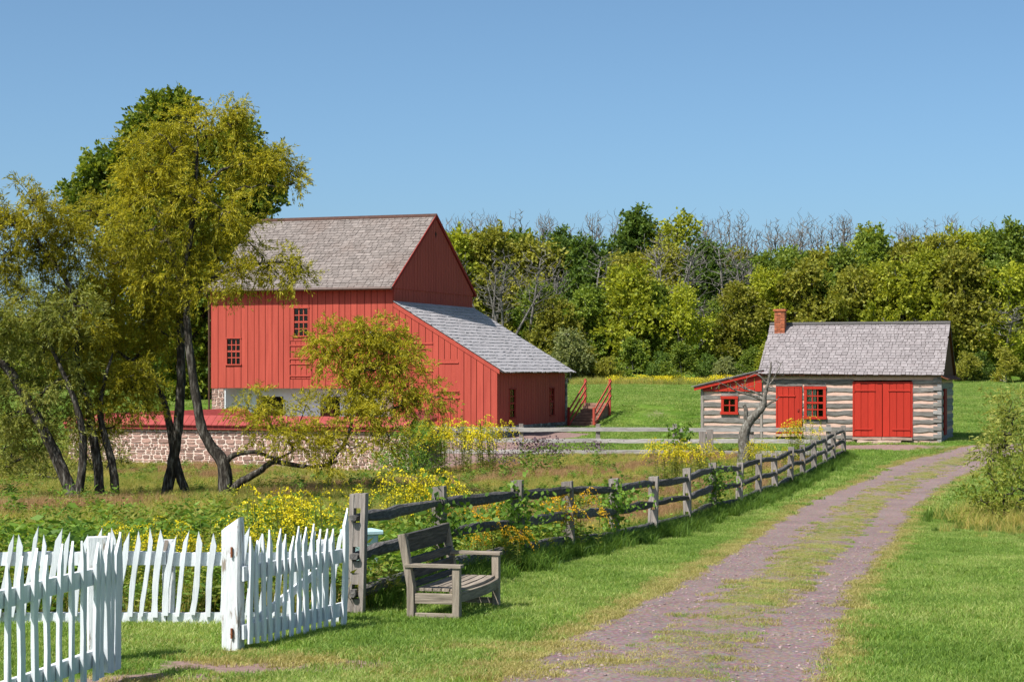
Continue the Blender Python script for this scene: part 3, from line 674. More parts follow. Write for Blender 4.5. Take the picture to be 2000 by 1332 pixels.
# ------------------------------------------------------------------ barnyard wall of stone with red board coping
WA = (-10.8, 68.6)
def wall(label, x0, x1, rz, loc, stones=True, ztop=.44, flip=1):
    t = thing('stone_wall', label, 'wall', loc, rz)
    def zlo(x):
        wx = loc[0] + math.cos(rz) * x; wy = loc[1] + math.sin(rz) * x; return gz(wx, wy) - .1
    mb = MB(); zb = min(zlo(x0), zlo(x1)) - .3
    mb.box(x0, x1, 0, .5, zb, ztop); core = mb.build('wall_core', M['mortar'], t)
    if stones: stone_face(core, x0 + .01, x1 - .01, zlo, ztop - .01, 0.0, random.Random(3), .075, .20, .14, .46)
    # coping: sloping boards on both sides, one object each
    e = widths(x0 - .12, x1 + .12, .22, .3)
    for a, b in zip(e[:-1], e[1:]):
        mb = MB(); q = R.uniform(-.004, .004)
        mb.prism([(-.2, ztop + .10 + q), (.25, ztop + .42 + q), (.25, ztop + .45 + q), (-.2, ztop + .13 + q)], a + .006, b - .006, 'x'); mb.build('coping_board', M['coping'], t)
    mb = MB(); mb.prism([(.7, ztop + .10), (.26, ztop + .41), (.26, ztop + .44), (.7, ztop + .13)], x0 - .12, x1 + .12, 'x'); mb.build('rear_coping', M['coping'], t)
    mb = MB(); mb.box(x0 - .1, x1 + .1, -.13, -.10, ztop - .04, ztop + .115); mb.build('fascia_board', M['coping'], t)
    mb = MB(); mb.prism([(-.095, ztop + .004), (.595, ztop + .004), (.25, ztop + .38)], x0 - .05, x1 + .05, 'x'); mb.build('coping_core', M['dark'], t)
    return t
ca, sa = math.cos(a_), math.sin(a_)
WT0, WT1 = -5.6, 7.75
wall('red sandstone barnyard wall under sloping red board coping, facing the meadow', WT0, WT1, -a_, (WA[0], WA[1], 0))
cl = (WA[0] + ca * WT0, WA[1] - sa * WT0); cr = (WA[0] + ca * WT1, WA[1] - sa * WT1)
wall('return arm of the barnyard wall with red coping, left of the barn', .3, 13, math.radians(90) - a_, (cl[0] + .5 * ca, cl[1] - .5 * sa, 0), stones=False)
wall('return arm of the barnyard wall with red coping, running back to the shed', .3, 14.4, math.atan2(80.7 - cr[1], -2.9 - cr[0]), (cr[0] - .3, cr[1], 0), stones=True)

# ------------------------------------------------------------------ log cabin
c_ = math.radians(18); CO = (16.98, 77.0)
cab = thing('log_cabin', 'squared-log cabin with pale chinking, red doors and grey shingled roof', 'cabin', (CO[0], CO[1], 0), -c_)
def cx_(px):
    r = (px - CX) / F; return (CO[1] * r - CO[0]) / (math.cos(c_) + math.sin(c_) * r)
def cz_(py, x): return CAMZ - (py - HY) / F * (CO[1] - math.sin(c_) * x)
CW, CD = 7.12, 5.0
ZC0, ZC1 = -.28, 2.24
dbl = (cx_(1668), cx_(1780), cz_(853, -2.3), cz_(748, -2.3)); sgl = (cx_(1518), cx_(1565), cz_(846, -5.9), cz_(757, -5.9))
win = (cx_(1576), cx_(1608), cz_(813, -5), cz_(760, -5)); lw = (cx_(1414), cx_(1436), cz_(804, -8.2), cz_(779, -8.2))
def log_row(x0, x1, z0, z1, y, mat, name, parent, wav=.034, th=.16):
    if x1 - x0 < .06: return
    n = max(2, int((x1 - x0) / .45) + 1); mb = MB(); vs = []; fs = []
    for i in range(n + 1):
        x = x0 + (x1 - x0) * i / n; b = z0 + R.uniform(-wav, wav); t_ = z1 + R.uniform(-wav, wav); o = R.uniform(-.01, .012)
        vs += [(x, y + th, b), (x, y + o + .010, b), (x, y + o, b + .014), (x, y + o, t_ - .014), (x, y + o + .010, t_), (x, y + th, t_)]
    for i in range(n):
        for j in range(6): fs.append((i * 6 + j, (i + 1) * 6 + j, (i + 1) * 6 + (j + 1) % 6, i * 6 + (j + 1) % 6))
    fs += [tuple(range(5, -1, -1)), tuple(n * 6 + j for j in range(6))]
    mb.add(vs, fs); return mb.build(name, mat, parent)
def gaps(z0, z1, x0, x1, holes):
    xs = [(x0, x1)]
    for (h0, h1, b0, b1) in holes:
        if z1 > b0 + .02 and z0 < b1 - .02:
            n_ = []
            for (s0, s1) in xs:
                if h1 <= s0 or h0 >= s1: n_.append((s0, s1)); continue
                if s0 < h0: n_.append((s0, h0))
                if s1 > h1: n_.append((h1, s1))
            xs = n_
    return xs
holes = [(dbl[0] - .02, dbl[1] + .02, dbl[2] - .08, dbl[3] + .02), (sgl[0] - .05, sgl[1] + .05, sgl[2] - .1, sgl[3] + .05), (win[0] - .08, win[1] + .08, win[2] - .08, win[3] + .08),
         (lw[0] - .07, lw[1] + .07, lw[2] - .07, lw[3] + .07)]
NLOG = 8; pitch = (ZC1 - ZC0) / NLOG
CHW = .46
def log_wall(x0, x1, zt, par, hl):
    z = ZC0
    for i in range(NLOG):
        if z > zt - .05: break
        lt = min(z + pitch * (1 - CHW + R.uniform(-.07, .07)), zt)
        for s0, s1 in gaps(z, lt, x0, x1, hl): log_row(s0 + .003, s1 - .003, z, lt, -.02, M['log'], 'log', par)
        for s0, s1 in gaps(lt, z + pitch, x0, x1, hl):
            if lt < zt - .02: log_row(s0 + .004, s1 - .004, lt - .015, min(z + pitch, zt) + .015, .012, M['chink'], 'chinking', par, .006, .12)
        z += pitch
log_wall(-CW, -.13, ZC1, cab, holes)
LX0 = -9.62
log_wall(LX0 + .05, -CW - .12, 1.72, cab, holes)
mb = MB(); mb.box(-CW - .11, -CW - .012, -.035, .12, ZC0, 2.0); mb.build('corner_post', M['wpost'], cab)
mb = MB(); mb.box(LX0 - .07, LX0 + .045, -.03, .12, ZC0, 1.75); mb.build('corner_post', M['wpost'], cab)
# right side wall, logs laid half a course higher, ends showing at the corner
def side_log(y0, y1, z0, z1, x, mat, name):
    n = 6; vs = []; fs = []; mb = MB()
    for i in range(n + 1):
        y = y0 + (y1 - y0) * i / n; b = z0 + R.uniform(-.015, .015); t_ = z1 + R.uniform(-.015, .015)
        vs += [(x - .16, y, b), (x, y, b), (x, y, t_), (x - .16, y, t_)]
    for i in range(n):
        for j in range(4): fs.append((i * 4 + j, i * 4 + (j + 1) % 4, (i + 1) * 4 + (j + 1) % 4, (i + 1) * 4 + j))
    fs += [(0, 3, 2, 1), tuple(n * 4 + j for j in range(4))]
    mb.add(vs, fs); mb.build(name, mat, cab)
z = ZC0 + pitch * .5 - pitch
for i in range(NLOG + 1):
    side_log(-.03, CD, max(z, ZC0 - .1) + .0, z + pitch * .60, .02, M['logy'], 'side_log')
    side_log(.02, CD, z + pitch * .58, z + pitch * 1.02, -.012, M['chink'] if i % 2 else M['logy'], 'side_chinking')
    mb = MB(); mb.sweep([(-.30, -.0, z + pitch * 1.02), (.03, -.0, z + pitch * .98)], .12, pitch * .5, ch=.1, jit=.01); mb.build('log_end', M['log'] if i % 3 else M['logy'], cab)
    z += pitch
mb = MB(); mb.box(.021, .07, .85, 1.75, -.1, 1.75); mb.build('side_door', M['redtrim'], cab)
mb = MB()
mb.box(-CW, -.05, CD - .15, CD - .02, -.5, ZC1); mb.box(-CW + .02, -CW + .12, .2, CD - .15, -.5, ZC1); mb.box(LX0, LX0 + .1, .15, 3.6, -.5, 1.7); mb.box(LX0, -CW, 3.5, 3.6, -.5, 1.7)
mb.build('rear_wall', M['logy'], cab)
mb = MB(); mb.box(-CW + .1, -.15, .14, CD - .15, ZC1 - .02, ZC1); mb.box(LX0 + .1, -CW - .03, .14, 3.5, 1.68, 1.7); mb.build('ceiling_boards', M['dark'], cab)
mb = MB()
for (x0, x1) in ((-CW + .02, sgl[0] - .06), (sgl[1] + .06, win[0] - .06), (win[1] + .06, dbl[0] - .03), (dbl[1] + .03, -.17)): mb.box(x0, x1, .142, .17, ZC0, ZC1 - .03)
mb.box(win[0] - .06, win[1] + .06, .142, .17, ZC0, win[2] - .06); mb.box(LX0 + .1, lw[0] - .06, .142, .17, ZC0, 1.66); mb.box(lw[1] + .06, -CW - .03, .142, .17, ZC0, 1.66)
mb.build('shade_backing', M['dark'], cab)  # near-black sheets paint interior shade behind the logs
# plate and eave
mb = MB(); mb.beam((-CW - .05, .02, ZC1 + .03), (.02, .02, ZC1 + .03), .16, .10, ch=.1); mb.build('wall_plate', M['logy'], cab)
# doors
mid = (dbl[0] + dbl[1]) / 2
mb = MB(); mb.box(dbl[0] - .05, dbl[0], -.04, .1, dbl[2], dbl[3] + .05); mb.box(dbl[1], dbl[1] + .05, -.04, .1, dbl[2], dbl[3] + .05); mb.box(dbl[0], dbl[1], -.039, .1, dbl[3], dbl[3] + .05); mb.build('door_frame', M['red2'], cab)
L = (mid - dbl[0])
plank_door(cab, dbl[0] + .01, mid - .008, dbl[2] + .01, dbl[3] - .01, -.03, M['red2'], 4, [(dbl[0] + .03, dbl[0] + .85, dbl[3] - .3), (dbl[0] + .03, dbl[0] + .72, dbl[2] + .3)])
plank_door(cab, mid + .008, dbl[1] - .01, dbl[2] + .01, dbl[3] - .01, -.03, M['red2'], 4, [(dbl[1] - .03, dbl[1] - .9, dbl[3] - .3), (dbl[1] - .03, dbl[1] - .75, dbl[2] + .3)])
plank_door(cab, sgl[0] + .01, sgl[1] - .04, sgl[2], sgl[3], -.03, M['red2'], 4, [(sgl[0] + .03, sgl[0] + .75, sgl[3] - .34), (sgl[0] + .03, sgl[0] + .75, sgl[2] + .25)], latch=(sgl[1] - .12, sgl[2] + .95))
mb = MB(); mb.box(sgl[1] - .038, sgl[1] + .03, -.045, .1, sgl[2] - .02, sgl[3] + .03); mb.box(sgl[0] - .045, sgl[0] + .008, -.045, .1, sgl[2] - .02, sgl[3]); mb.box(sgl[0] - .05, sgl[1] - .039, -.045, .1, sgl[3] + .001, sgl[3] + .045); mb.build('door_frame', M['red2'], cab)
window(cab, win[0], win[1], win[2], win[3], -.04, 3, 4, M['red2'], fw=.11)
window(cab, lw[0], lw[1], lw[2], lw[3], -.04, 2, 2, M['red2'], fw=.11, sash=False)
mb = MB(); n = 14; cxr = [(win[0] + (win[1] - win[0]) * .55 * i / n, .03 + .014 * math.sin(i * 2.2)) for i in range(n + 1)]
vs = [(x, y, z) for x, y in cxr for z in (win[2], win[3])]; mb.add(vs, [(2 * i, 2 * i + 2, 2 * i + 3, 2 * i + 1) for i in range(n)])
cur = mb.build('curtain', M['curtain'], cab); sm_ = cur.modifiers.new('thick', 'SOLIDIFY'); sm_.thickness = .004
for (h0, h1, zt_) in ((sgl[0] - .05, sgl[1] + .05, sgl[3] + .046), (win[0] - .11, win[1] + .11, win[3] + .112), (lw[0] - .11, lw[1] + .11, lw[3] + .112)):
    log_row(h0, h1, zt_, zt_ + .17, -.012, M['log'], 'lintel', cab, .008, .13)
for (h0, h1, zt_) in ((win[0] - .11, win[1] + .11, win[2] - .112), (lw[0] - .11, lw[1] + .11, lw[2] - .112)):
    log_row(h0, h1, zt_ - .17, zt_, -.012, M['log'], 'under_sill_log', cab, .008, .13)
# roof
CZR = 4.40
mb = MB(); mb.prism([(-.22, ZC1 + .02), (CD / 2, CZR - .05), (CD + .22, ZC1 + .02), (CD + .22, ZC1 + .07), (CD / 2, CZR), (-.22, ZC1 + .07)], -CW - .12, .1, 'x')
croof = mb.build('roof', M['brown'], cab)
shingles([(-CW - .15, -.25, ZC1 + .13), (.13, -.25, ZC1 + .06), (.13, CD / 2, CZR + .02), (-CW - .15, CD / 2, CZR + .02)], 19, .12, .30, M['shingle2'], croof, thick=.028)
shingles([(.13, CD + .25, ZC1 + .06), (-CW - .15, CD + .25, ZC1 + .06), (-CW - .15, CD / 2, CZR + .02), (.13, CD / 2, CZR + .02)], 12, .4, .8, M['shingle2'], croof)
mb = MB(); mb.prism([(CD / 2 - .12, CZR - .02), (CD / 2, CZR + .06), (CD / 2 + .12, CZR - .02), (CD / 2 + .12, CZR + .02), (CD / 2, CZR + .095), (CD / 2 - .12, CZR + .02)], -CW - .16, .14, 'x'); mb.build('ridge_cap', M['wrail'], croof)
gb = widths(.0, CD, .3, .4)
mb = MB()
for a, b in zip(gb[:-1], gb[1:]):
    def tp(y): return ZC1 + (CZR - ZC1) * (1 - abs(y - CD / 2) / (CD / 2)) - .06
    mb.prism([(a + .008, ZC1 - .05), (b - .008, ZC1 - .05), (b - .008, tp(b))] + ([(CD / 2, tp(CD / 2))] if a < CD / 2 < b else []) + [(a + .008, tp(a))], -.02, .03, 'x')
mb.build('gable_boards', M['brown'], cab)['kind'] = 'stuff'
mb = MB(); mb.prism([(.02, ZC1 + .06), (.35, ZC1 - .12), (.35, ZC1 - .16), (.02, ZC1 - .1)], -.25, CD + .25, 'y' if False else 'y') if False else mb.add(
    [(.03, -.3, ZC1 + .04), (.30, -.3, ZC1 - .1), (.30, CD + .3, ZC1 - .1), (.03, CD + .3, ZC1 + .04), (.03, -.3, ZC1 - .02), (.30, -.3, ZC1 - .14), (.30, CD + .3, ZC1 - .14), (.03, CD + .3, ZC1 - .02)],
    [(0, 1, 2, 3), (4, 7, 6, 5), (0, 4, 5, 1), (2, 6, 7, 3), (1, 5, 6, 2), (0, 3, 7, 4)])
mb.build('pent_roof', M['brown'], cab)
# lean-to roof and red gable boards
lx = [(-9.95, 1.78), (-7.05, 2.47)]
def lt(x): return lx[0][1] + (x - lx[0][0]) / (lx[1][0] - lx[0][0]) * (lx[1][1] - lx[0][1])
mb = MB(); mb.prism([(lx[0][0], lt(-9.95) - .0), (lx[1][0], lt(-7.05)), (lx[1][0], lt(-7.05) + .045), (lx[0][0], lt(-9.95) + .045)], -.22, 3.8)
lroof = mb.build('lean_to_roof', M['shingle2'], cab)
shingles([(-9.98, 3.85, lt(-9.98) + .05), (-9.98, -.26, lt(-9.98) + .05), (-7.06, -.26, lt(-7.06) + .05), (-7.06, 3.85, lt(-7.06) + .05)], 11, .2, .4, M['shingle2'], lroof)
mb = MB(); mb.prism([(-9.93, lt(-9.93) - .13), (-7.06, lt(-7.06) - .13), (-7.06, lt(-7.06) - .004), (-9.93, lt(-9.93) - .004)], -.2, -.165); mb.build('rake_board', M['red2'], cab)
e = widths(LX0 + .03, -CW - .02, .3, .4)
for a, b in zip(e[:-1], e[1:]):
    boards(a, b, 1.63, lt(a) - .01, lt(b) - .01, -.045, .025, cab, M['red2'], 'gable_board')
# chimney
chx = cx_(1524) - .38
mb = MB(); mb.box(chx - .20, chx + .20, CD / 2 - .55, CD / 2 - .15, CZR - .9, 4.98); chim = mb.build('chimney', M['brick_joint'], croof)
mb = MB(); z = CZR - .6; k = 0
while z < 4.93:
    for sx_ in range(2):
        for (dx, dy) in ((0, 0), (0, 1), (1, 0), (1, 1)):
            pass
    off = .05 if k % 2 else 0
    xs = [-.215, -.075 + off, .075 + off, .215] if k % 2 == 0 else [-.215, -.115, .03, .215]
    for a, b in zip(xs[:-1], xs[1:]):
        mb.box(chx + a + .004, chx + b - .004, CD / 2 - .565, CD / 2 - .45, z + .004, z + .062)
    for a, b in ((-.56, -.42), (-.42, -.28), (-.28, -.14)):
        mb.box(chx + .1, chx + .216, CD / 2 + a + .004 + (.03 if k % 2 else 0), CD / 2 + b - .004 + (.03 if k % 2 else 0) - (.03 if b == -.14 and k % 2 else 0), z + .004, z + .062)
        mb.box(chx - .216, chx - .1, CD / 2 + a + .006, CD / 2 + b - .006, z + .004, z + .062)
    z += .072; k += 1
mb.build('bricks', M['brick'], chim)['kind'] = 'stuff'
mb = MB(); mb.box(chx - .26, chx + .26, CD / 2 - .61, CD / 2 - .09, 4.95, 5.03); mb.build('chimney_cap', M['brick'], chim)
# foundation stones and door sills
mb = MB(); mb.box(LX0, -.05, .05, .2, -1.2, ZC0 - .01); mb.build('foundation_core', M['mortar'], cab)
x = LX0; rf = random.Random(21)
while x < -.1:
    w = rf.uniform(.28, .6)
    for k in range(3):
        h = rf.uniform(.12, .17); o = stone_piece(w - .02, h, .07, rf).build('foundation_stone', M['sill'] if rf.random() < .5 else M['stone'], cab); o.location = (x + w / 2, .04, ZC0 - .09 - k * .15)
    x += w
for (x0, x1, z1) in ((dbl[0] - .03, mid - .02, dbl[2] - .01), (mid + .0, dbl[1] + .06, dbl[2] - .01), (sgl[0] - .05, sgl[1] + .05, sgl[2] - .02)):
    mb = MB(); mb.beam((x0, -.1, z1 - .06), (x1, -.1, z1 - .06), .3, .10, seg=3, wob=.01, jit=.01); mb.build('sill', M['sill'], cab)
mb = MB(); mb.beam((dbl[0] + .2, -.35, dbl[2] - .2), (dbl[1] - .35, -.35, dbl[2] - .2), .5, .14, seg=4, wob=.012, jit=.012); mb.build('door_step', M['sill'], cab)

# ------------------------------------------------------------------ white picket fences and gate
def picket(h, w, th, lean, rng):
    # irregular hewn picket standing at origin, broad face towards -y
    n = 6; pts = []; ws = []; ph = rng.uniform(0, 6); am = rng.uniform(.004, .014)
    for i in range(n):
        t = i / (n - 1) * .86
        pts.append((lean * h * t + am * math.sin(ph + t * 5), 0, h * t)); ws.append(w * rng.uniform(.85, 1.12))
    mb = MB(); mb.sweep(pts, ws, th, up=(0, 1, 0), ch=.2, jit=.002, rng=rng)
    # slanting hewn point
    s_ = rng.choice((-1, 1, 1)); b = pts[-1]; tipx = lean * h + s_ * w * .36 + am * math.sin(ph + 5)
    k = 8; base = mb.v[(n - 1) * k:n * k]; o = len(mb.v)
    top = [(tipx + (v[0] - b[0]) * .10, v[1] * .6, h + (v[0] - b[0]) * s_ * .35) for v in base]
    mb.f.pop(); mb.v.extend(top)
    for j in range(k): mb.f.append(((n - 1) * k + j, (n - 1) * k + (j + 1) % k, o + (j + 1) % k, o + j))
    mb.f.append(tuple(o + j for j in range(k)))
    return mb
def picket_run(t, xs, h0, h1, z0, lean, rng, w=(.045, .065), y=-.035):
    for x in xs:
        mb = picket(rng.uniform(h0, h1), rng.uniform(*w), rng.uniform(.020, .03), lean + rng.uniform(-.025, .025), rng)
        o = mb.build('picket', M['paint'], t); o.location = (x, y, z0 + rng.uniform(-.015, .015))
rp = random.Random(4)
# lit fence across the back
FYB = 18.75
f0, f1 = (-30 - CX) / F * FYB, (662 - CX) / F * FYB
bf = thing('picket_fence', 'white picket fence with leaning pickets along the meadow edge, sunlit', 'fence', (f0, FYB, gz(-3, FYB)), 0)
LN = f1 - f0; xs = []; x = .04
while x < LN: xs.append(x); x += rp.uniform(.105, .15)
picket_run(bf, xs, .76, .86, .08, .12, rp, (.038, .06))
for (z0, hh_, th, nm) in ((.62, .13, .035, 'rail'), (.035, .14, .05, 'base_board')):
    for (a, b) in ((0, 1.75), (1.76, LN)):
        mb = MB(); mb.beam((a, .015, z0), (b, .012, z0 + rp.uniform(-.012, .012)), th, hh_, seg=6, wob=.004, jit=.004, rng=rp); mb.build(nm, M['paint'], bf)
for x in (1.76, 3.25):
    mb = MB(); mb.beam((x, .09, -.3), (x, .09, .8), .11, .11, up=(0, 1, 0), seg=3, jit=.004); mb.build('post', M['peel'], bf)
# gate post and swung gate
gp0 = gp(455, 17.15)
gpst = thing('gate_post', 'stout white timber gate post with rusty hinge pins beside the open gate', 'post', gp0, math.radians(-10))
mb = MB(); hN = 1.12; n = 6
pts = [(R.uniform(-.003, .003), 0, -.3 + (hN + .24) * i / (n - 1)) for i in range(n)]
mb.sweep(pts, .165, .17, up=(0, 1, 0), ch=.18, jit=.003)
b = mb.v[-8:]; mb.f.pop(); o = len(mb.v) - 8; q = len(mb.v)
mb.v.extend([(v[0] * .8 + .012, v[1] * .8, hN + .01 + (v[0]) * .55) for v in b])
for j in range(8): mb.f.append((o + j, o + (j + 1) % 8, q + (j + 1) % 8, q + j))
mb.f.append(tuple(q + j for j in range(8))); mb.build('shaft', M['peel'], gpst)
for z in (.16, .87):
    mb = MB(); mb.tube([(.02, -.10, z - .04), (.02, -.10, z + .05)], .011, 6); mb.tube([(.02, -.11, z), (.02, -.07, z)], .012, 6); mb.build('hinge_pin', M['rust'], gpst)
e1 = gp(663, 18.55); s0 = gp(478, 17.12)
ang = math.atan2(e1.y - s0.y, e1.x - s0.x); GL = math.hypot(e1.x - s0.x, e1.y - s0.y)
gt = thing('picket_gate', 'white picket gate swung open beside its post, in shade', 'gate', (s0.x, s0.y, s0.z + .02), ang)
xs = []; x = .03
while x < GL + .02: xs.append(x); x += rp.uniform(.10, .135)
picket_run(gt, xs[:-1], .90, .99, .03, 0.0, rp, (.04, .06), -.035)
mb = picket(1.1, .075, .03, .03, rp); o = mb.build('picket', M['paint'], gt); o.location = (GL + .03, -.035, .02)
for z in (.66, .15):
    mb = MB(); mb.beam((-.04, 0, z), (GL + .05, 0, z + .02), .035, .13, seg=5, wob=.003, jit=.003, rng=rp); mb.build('rail', M['paint'], gt)
mb = MB(); mb.beam((.1, .03, .18), (GL - .05, .03, .66), .025, .08, seg=2, rng=rp); mb.build('brace', M['paint'], gt)
# hinge post of the near gate, peeling
g2 = gp(190, 16.25)
hp = thing('hinge_post', 'white post with cracked peeling paint behind the nearer picket panel', 'post', g2, math.radians(12))
mb = MB(); mb.sweep([(0, 0, -.3), (.004, 0, .1), (-.004, 0, .5), (.003, 0, .9), (0, 0, 1.06)], .17, .15, up=(0, 1, 0), ch=.2, jit=.006); mb.build('shaft', M['peel'], hp)
mb = MB(); mb.sweep([(.115, -.02, -.3), (.112, -.02, .4), (.118, -.02, 1.0)], .05, .09, up=(0, 1, 0), ch=.2, jit=.004); mb.build('side_plank', M['peel'], hp)
# near panel, swung towards the camera
e1 = gp(222, 15.45); s0 = gp(-75, 13.0)
ang = math.atan2(e1.y - s0.y, e1.x - s0.x); GL = math.hypot(e1.x - s0.x, e1.y - s0.y)
nf = thing('picket_gate', 'shaded white picket panel swung forward from the peeling hinge post', 'gate', (s0.x, s0.y, gz(s0.x, s0.y) + .03), ang)
xs = []; x = GL - .02
xs = [GL - .02 - .21 * i + rp.uniform(-.02, .02) for i in range(13)]
xs += [GL - .13, GL - .33]
for i, x in enumerate(xs):
    mb = picket(rp.uniform(1.0, 1.1), rp.uniform(.05, .07) if i else .11, .03, rp.uniform(-.02, .02), rp); o = mb.build('picket', M['paint'], nf); o.location = (x, -.04, .02 + rp.uniform(-.02, .02))
for z in (.80, .16):
    mb = MB(); mb.beam((0, 0, z), (GL, 0, z), .04, .13, seg=6, wob=.004, jit=.003, rng=rp); mb.build('rail', M['paint'], nf)

# ------------------------------------------------------------------ split rail fence along the lane
rf_ = thing('split_rail_fence', 'weathered grey three-rail split fence curving along the gravel lane', 'fence', (FX[0], FY[0], 0))
rr = random.Random(12)
def slot_post(w, d, top, base, slots, rng):
    # post with through slots along y; x across
    mb = MB(); sw_ = .075; x0, x1 = -w / 2, w / 2; l = w * .36
    def strip(a, b, z0, z1):
        n = 5; mb.sweep([((a + b) / 2, rng.uniform(-.004, .004), z0 + (z1 - z0) * i / n) for i in range(n + 1)], b - a, d, up=(0, 1, 0), ch=.12, jit=.004, rng=rng)
    strip(x0, x0 + (w - sw_) / 2, base, top - .012); strip(x1 - (w - sw_) / 2, x1, base, top)
    z = base
    for (s0, s1) in slots + [(top - .005, None)]:
        mb.sweep([(0, 0, z), (0, 0, (z + s0) / 2), (0, 0, s0)], sw_ + .01, d - .012, up=(0, 1, 0), ch=.1, jit=.003, rng=rng)
        z = s1
    return mb
for i in range(len(FX)):
    p = Vector((FX[i], FY[i], gz(FX[i], FY[i])))
    q0, q1 = max(i - 1, 0), min(i + 1, len(FX) - 1)
    an = math.atan2(FY[q1] - FY[q0], FX[q1] - FX[q0]) - math.pi / 2
    hh_ = 1.23 if i == 0 else rr.uniform(1.13, 1.22)
    mb = slot_post(.17 if i == 0 else rr.uniform(.15, .175), .11 if i == 0 else .12, hh_, -.35, [(.16, .31), (.54, .69), (.93, 1.08)], rr)
    o = mb.build('post', M['wpost'], rf_); o.location = (p.x - FX[0], p.y - FY[0], p.z); o.rotation_euler = (rr.uniform(-.025, .025), rr.uniform(-.035, .035), an)
    if i < len(FX) - 1:
        p2 = Vector((FX[i + 1], FY[i + 1], gz(FX[i + 1], FY[i + 1])))
        d = (p2 - p).normalized(); nrm = Vector((d.y, -d.x, 0))
        for h in (.235, .615, 1.0):
            A = p + Vector((0, 0, h + (.03 if i % 2 else -.02))) - d * .10 + nrm * rr.uniform(-.012, .012); B = p2 + Vector((0, 0, h + (-.02 if i % 2 else .03))) + d * .10 + nrm * rr.uniform(-.012, .012)
            pts, ws, hs = [], [], []; n = 8; sag = rr.uniform(-.03, .02); bow = rr.uniform(-.05, .05)
            W_ = rr.uniform(.075, .11); H_ = rr.uniform(.11, .155)
            for k in range(n + 1):
                t = k / n; c = A.lerp(B, t); sp = math.sin(math.pi * t)
                c = c + Vector((0, 0, sag * sp + rr.uniform(-.008, .008))) + nrm * (bow * sp + rr.uniform(-.008, .008))
                e_ = .5 + .5 * min(1, 5 * min(t, 1 - t)); pts.append(c - Vector((FX[0], FY[0], 0))); ws.append(W_ * (.55 + .45 * e_)); hs.append(H_ * e_ * rr.uniform(.92, 1.08))
            mb = MB(); mb.sweep(pts, ws, hs, ch=.5, jit=.008, rng=rr); mb.build('rail', M['wrail'], rf_)
# ------------------------------------------------------------------ cross fence between meadow and yard
cf = thing('post_and_rail_fence', 'pale grey sawn three-rail fence crossing between barn and cabin', 'fence', (gp(868, 74).x, 74, 0))
cpx = [868, 1018, 1168, 1318, 1468, 1618]
for i, px in enumerate(cpx):
    Yc = 74 - .2 * i; p = gp(px, Yc); mb = MB(); zz = -.72
    mb.sweep([(p.x - cf.location.x, Yc - 74, p.z - .3), (p.x - cf.location.x, Yc - 74, .1), (p.x - cf.location.x, Yc - 74, .46)], .16, .12, up=(0, 1, 0), ch=.15, jit=.006)
    mb.build('post', M['wpost'], cf)
    if i < len(cpx) - 1:
        p2 = gp(cpx[i + 1], 74 - .2 * (i + 1))
        for z in (.25, -.18, -.60):
            mb = MB(); mb.beam((p.x - .1 - cf.location.x, Yc - 74 - .09, z + R.uniform(-.02, .02)), (p2.x + .1 - cf.location.x, p2.y - 74 - .09, z + R.uniform(-.02, .02)), .05, .15, seg=5, wob=.008, jit=.006); mb.build('rail', M['wrailx'], cf)
sp = gp(1380, 72.4)
tb = thing('stub_post', 'pair of short dark timber posts at the lean-to corner', 'post', sp)
for dx in (-.16, .12):
    mb = MB(); mb.sweep([(dx, 0, -.3), (dx + .01, 0, .4), (dx, 0, 1.0 + dx * .3)], .24, .18, up=(0, 1, 0), ch=.2, jit=.01); mb.build('timber', M['wpost'], tb)

# ------------------------------------------------------------------ garden bench
bo = (-.548, 19.32); bang = math.atan2(1.43, .384)
bn = thing('garden_bench', 'weathered wooden garden bench with bowed seat front, facing the lane', 'bench', (bo[0], bo[1], gz(*bo)), bang)
BL, BD = 1.46, .47; rb = random.Random(2)
def bpart(name, mat, p0, p1, w, h, up=(0, 0, 1), seg=1): 
    mb = MB(); mb.beam(p0, p1, w, h, up, .1, seg, 0, .0015, rb); return mb.build(name, M[mat], bn)
for x in (0, BL):
    bpart('leg', 'benchz', (x, 0, -.06), (x, 0, .517), .085, .075, (0, 1, 0), 3)
    mb = MB(); mb.sweep([(x, BD, -.06), (x, BD + .005, .32), (x, BD + .10, .84)], .085, .075, up=(0, 1, 0), ch=.1, jit=.002); mb.build('leg', M['benchz'], bn)
    bpart('armrest', 'benchy', (x, -.055, .532), (x, BD + .06, .532), .115, .032, seg=3)
    bpart('side_rail', 'benchy', (x, .04, .205), (x, BD - .04, .205), .045, .10)
    bpart('stretcher', 'benchy', (x, .04, .03), (x, BD - .04, .03), .045, .06)
def bowed(y, z, w, h, bow, name, mat, x0=.0, x1=BL):
    pts = [(x0 + (x1 - x0) * i / 10, y - bow * (1 - ((i - 5) / 5) ** 2), z) for i in range(11)]
    mb = MB(); mb.sweep(pts, w, h, ch=.12, jit=.001, rng=rb); return mb.build(name, M[mat], bn)
bowed(-.02, .225, .035, .10, .055, 'seat_apron', 'benchx', .02, BL - .02)
for i, (y, bow) in enumerate(((.045, .048), (.135, .03), (.225, .016), (.315, .006), (.40, 0))):
    bowed(y, .287, .078, .028, bow, 'seat_slat', 'benchx', .05, BL - .05)
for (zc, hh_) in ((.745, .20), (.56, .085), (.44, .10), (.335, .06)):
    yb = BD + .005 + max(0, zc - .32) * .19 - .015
    bpart('back_slat', 'benchd', (.02, yb, zc), (BL - .02, yb, zc), .028, hh_, (0, -.18, 1), 4)

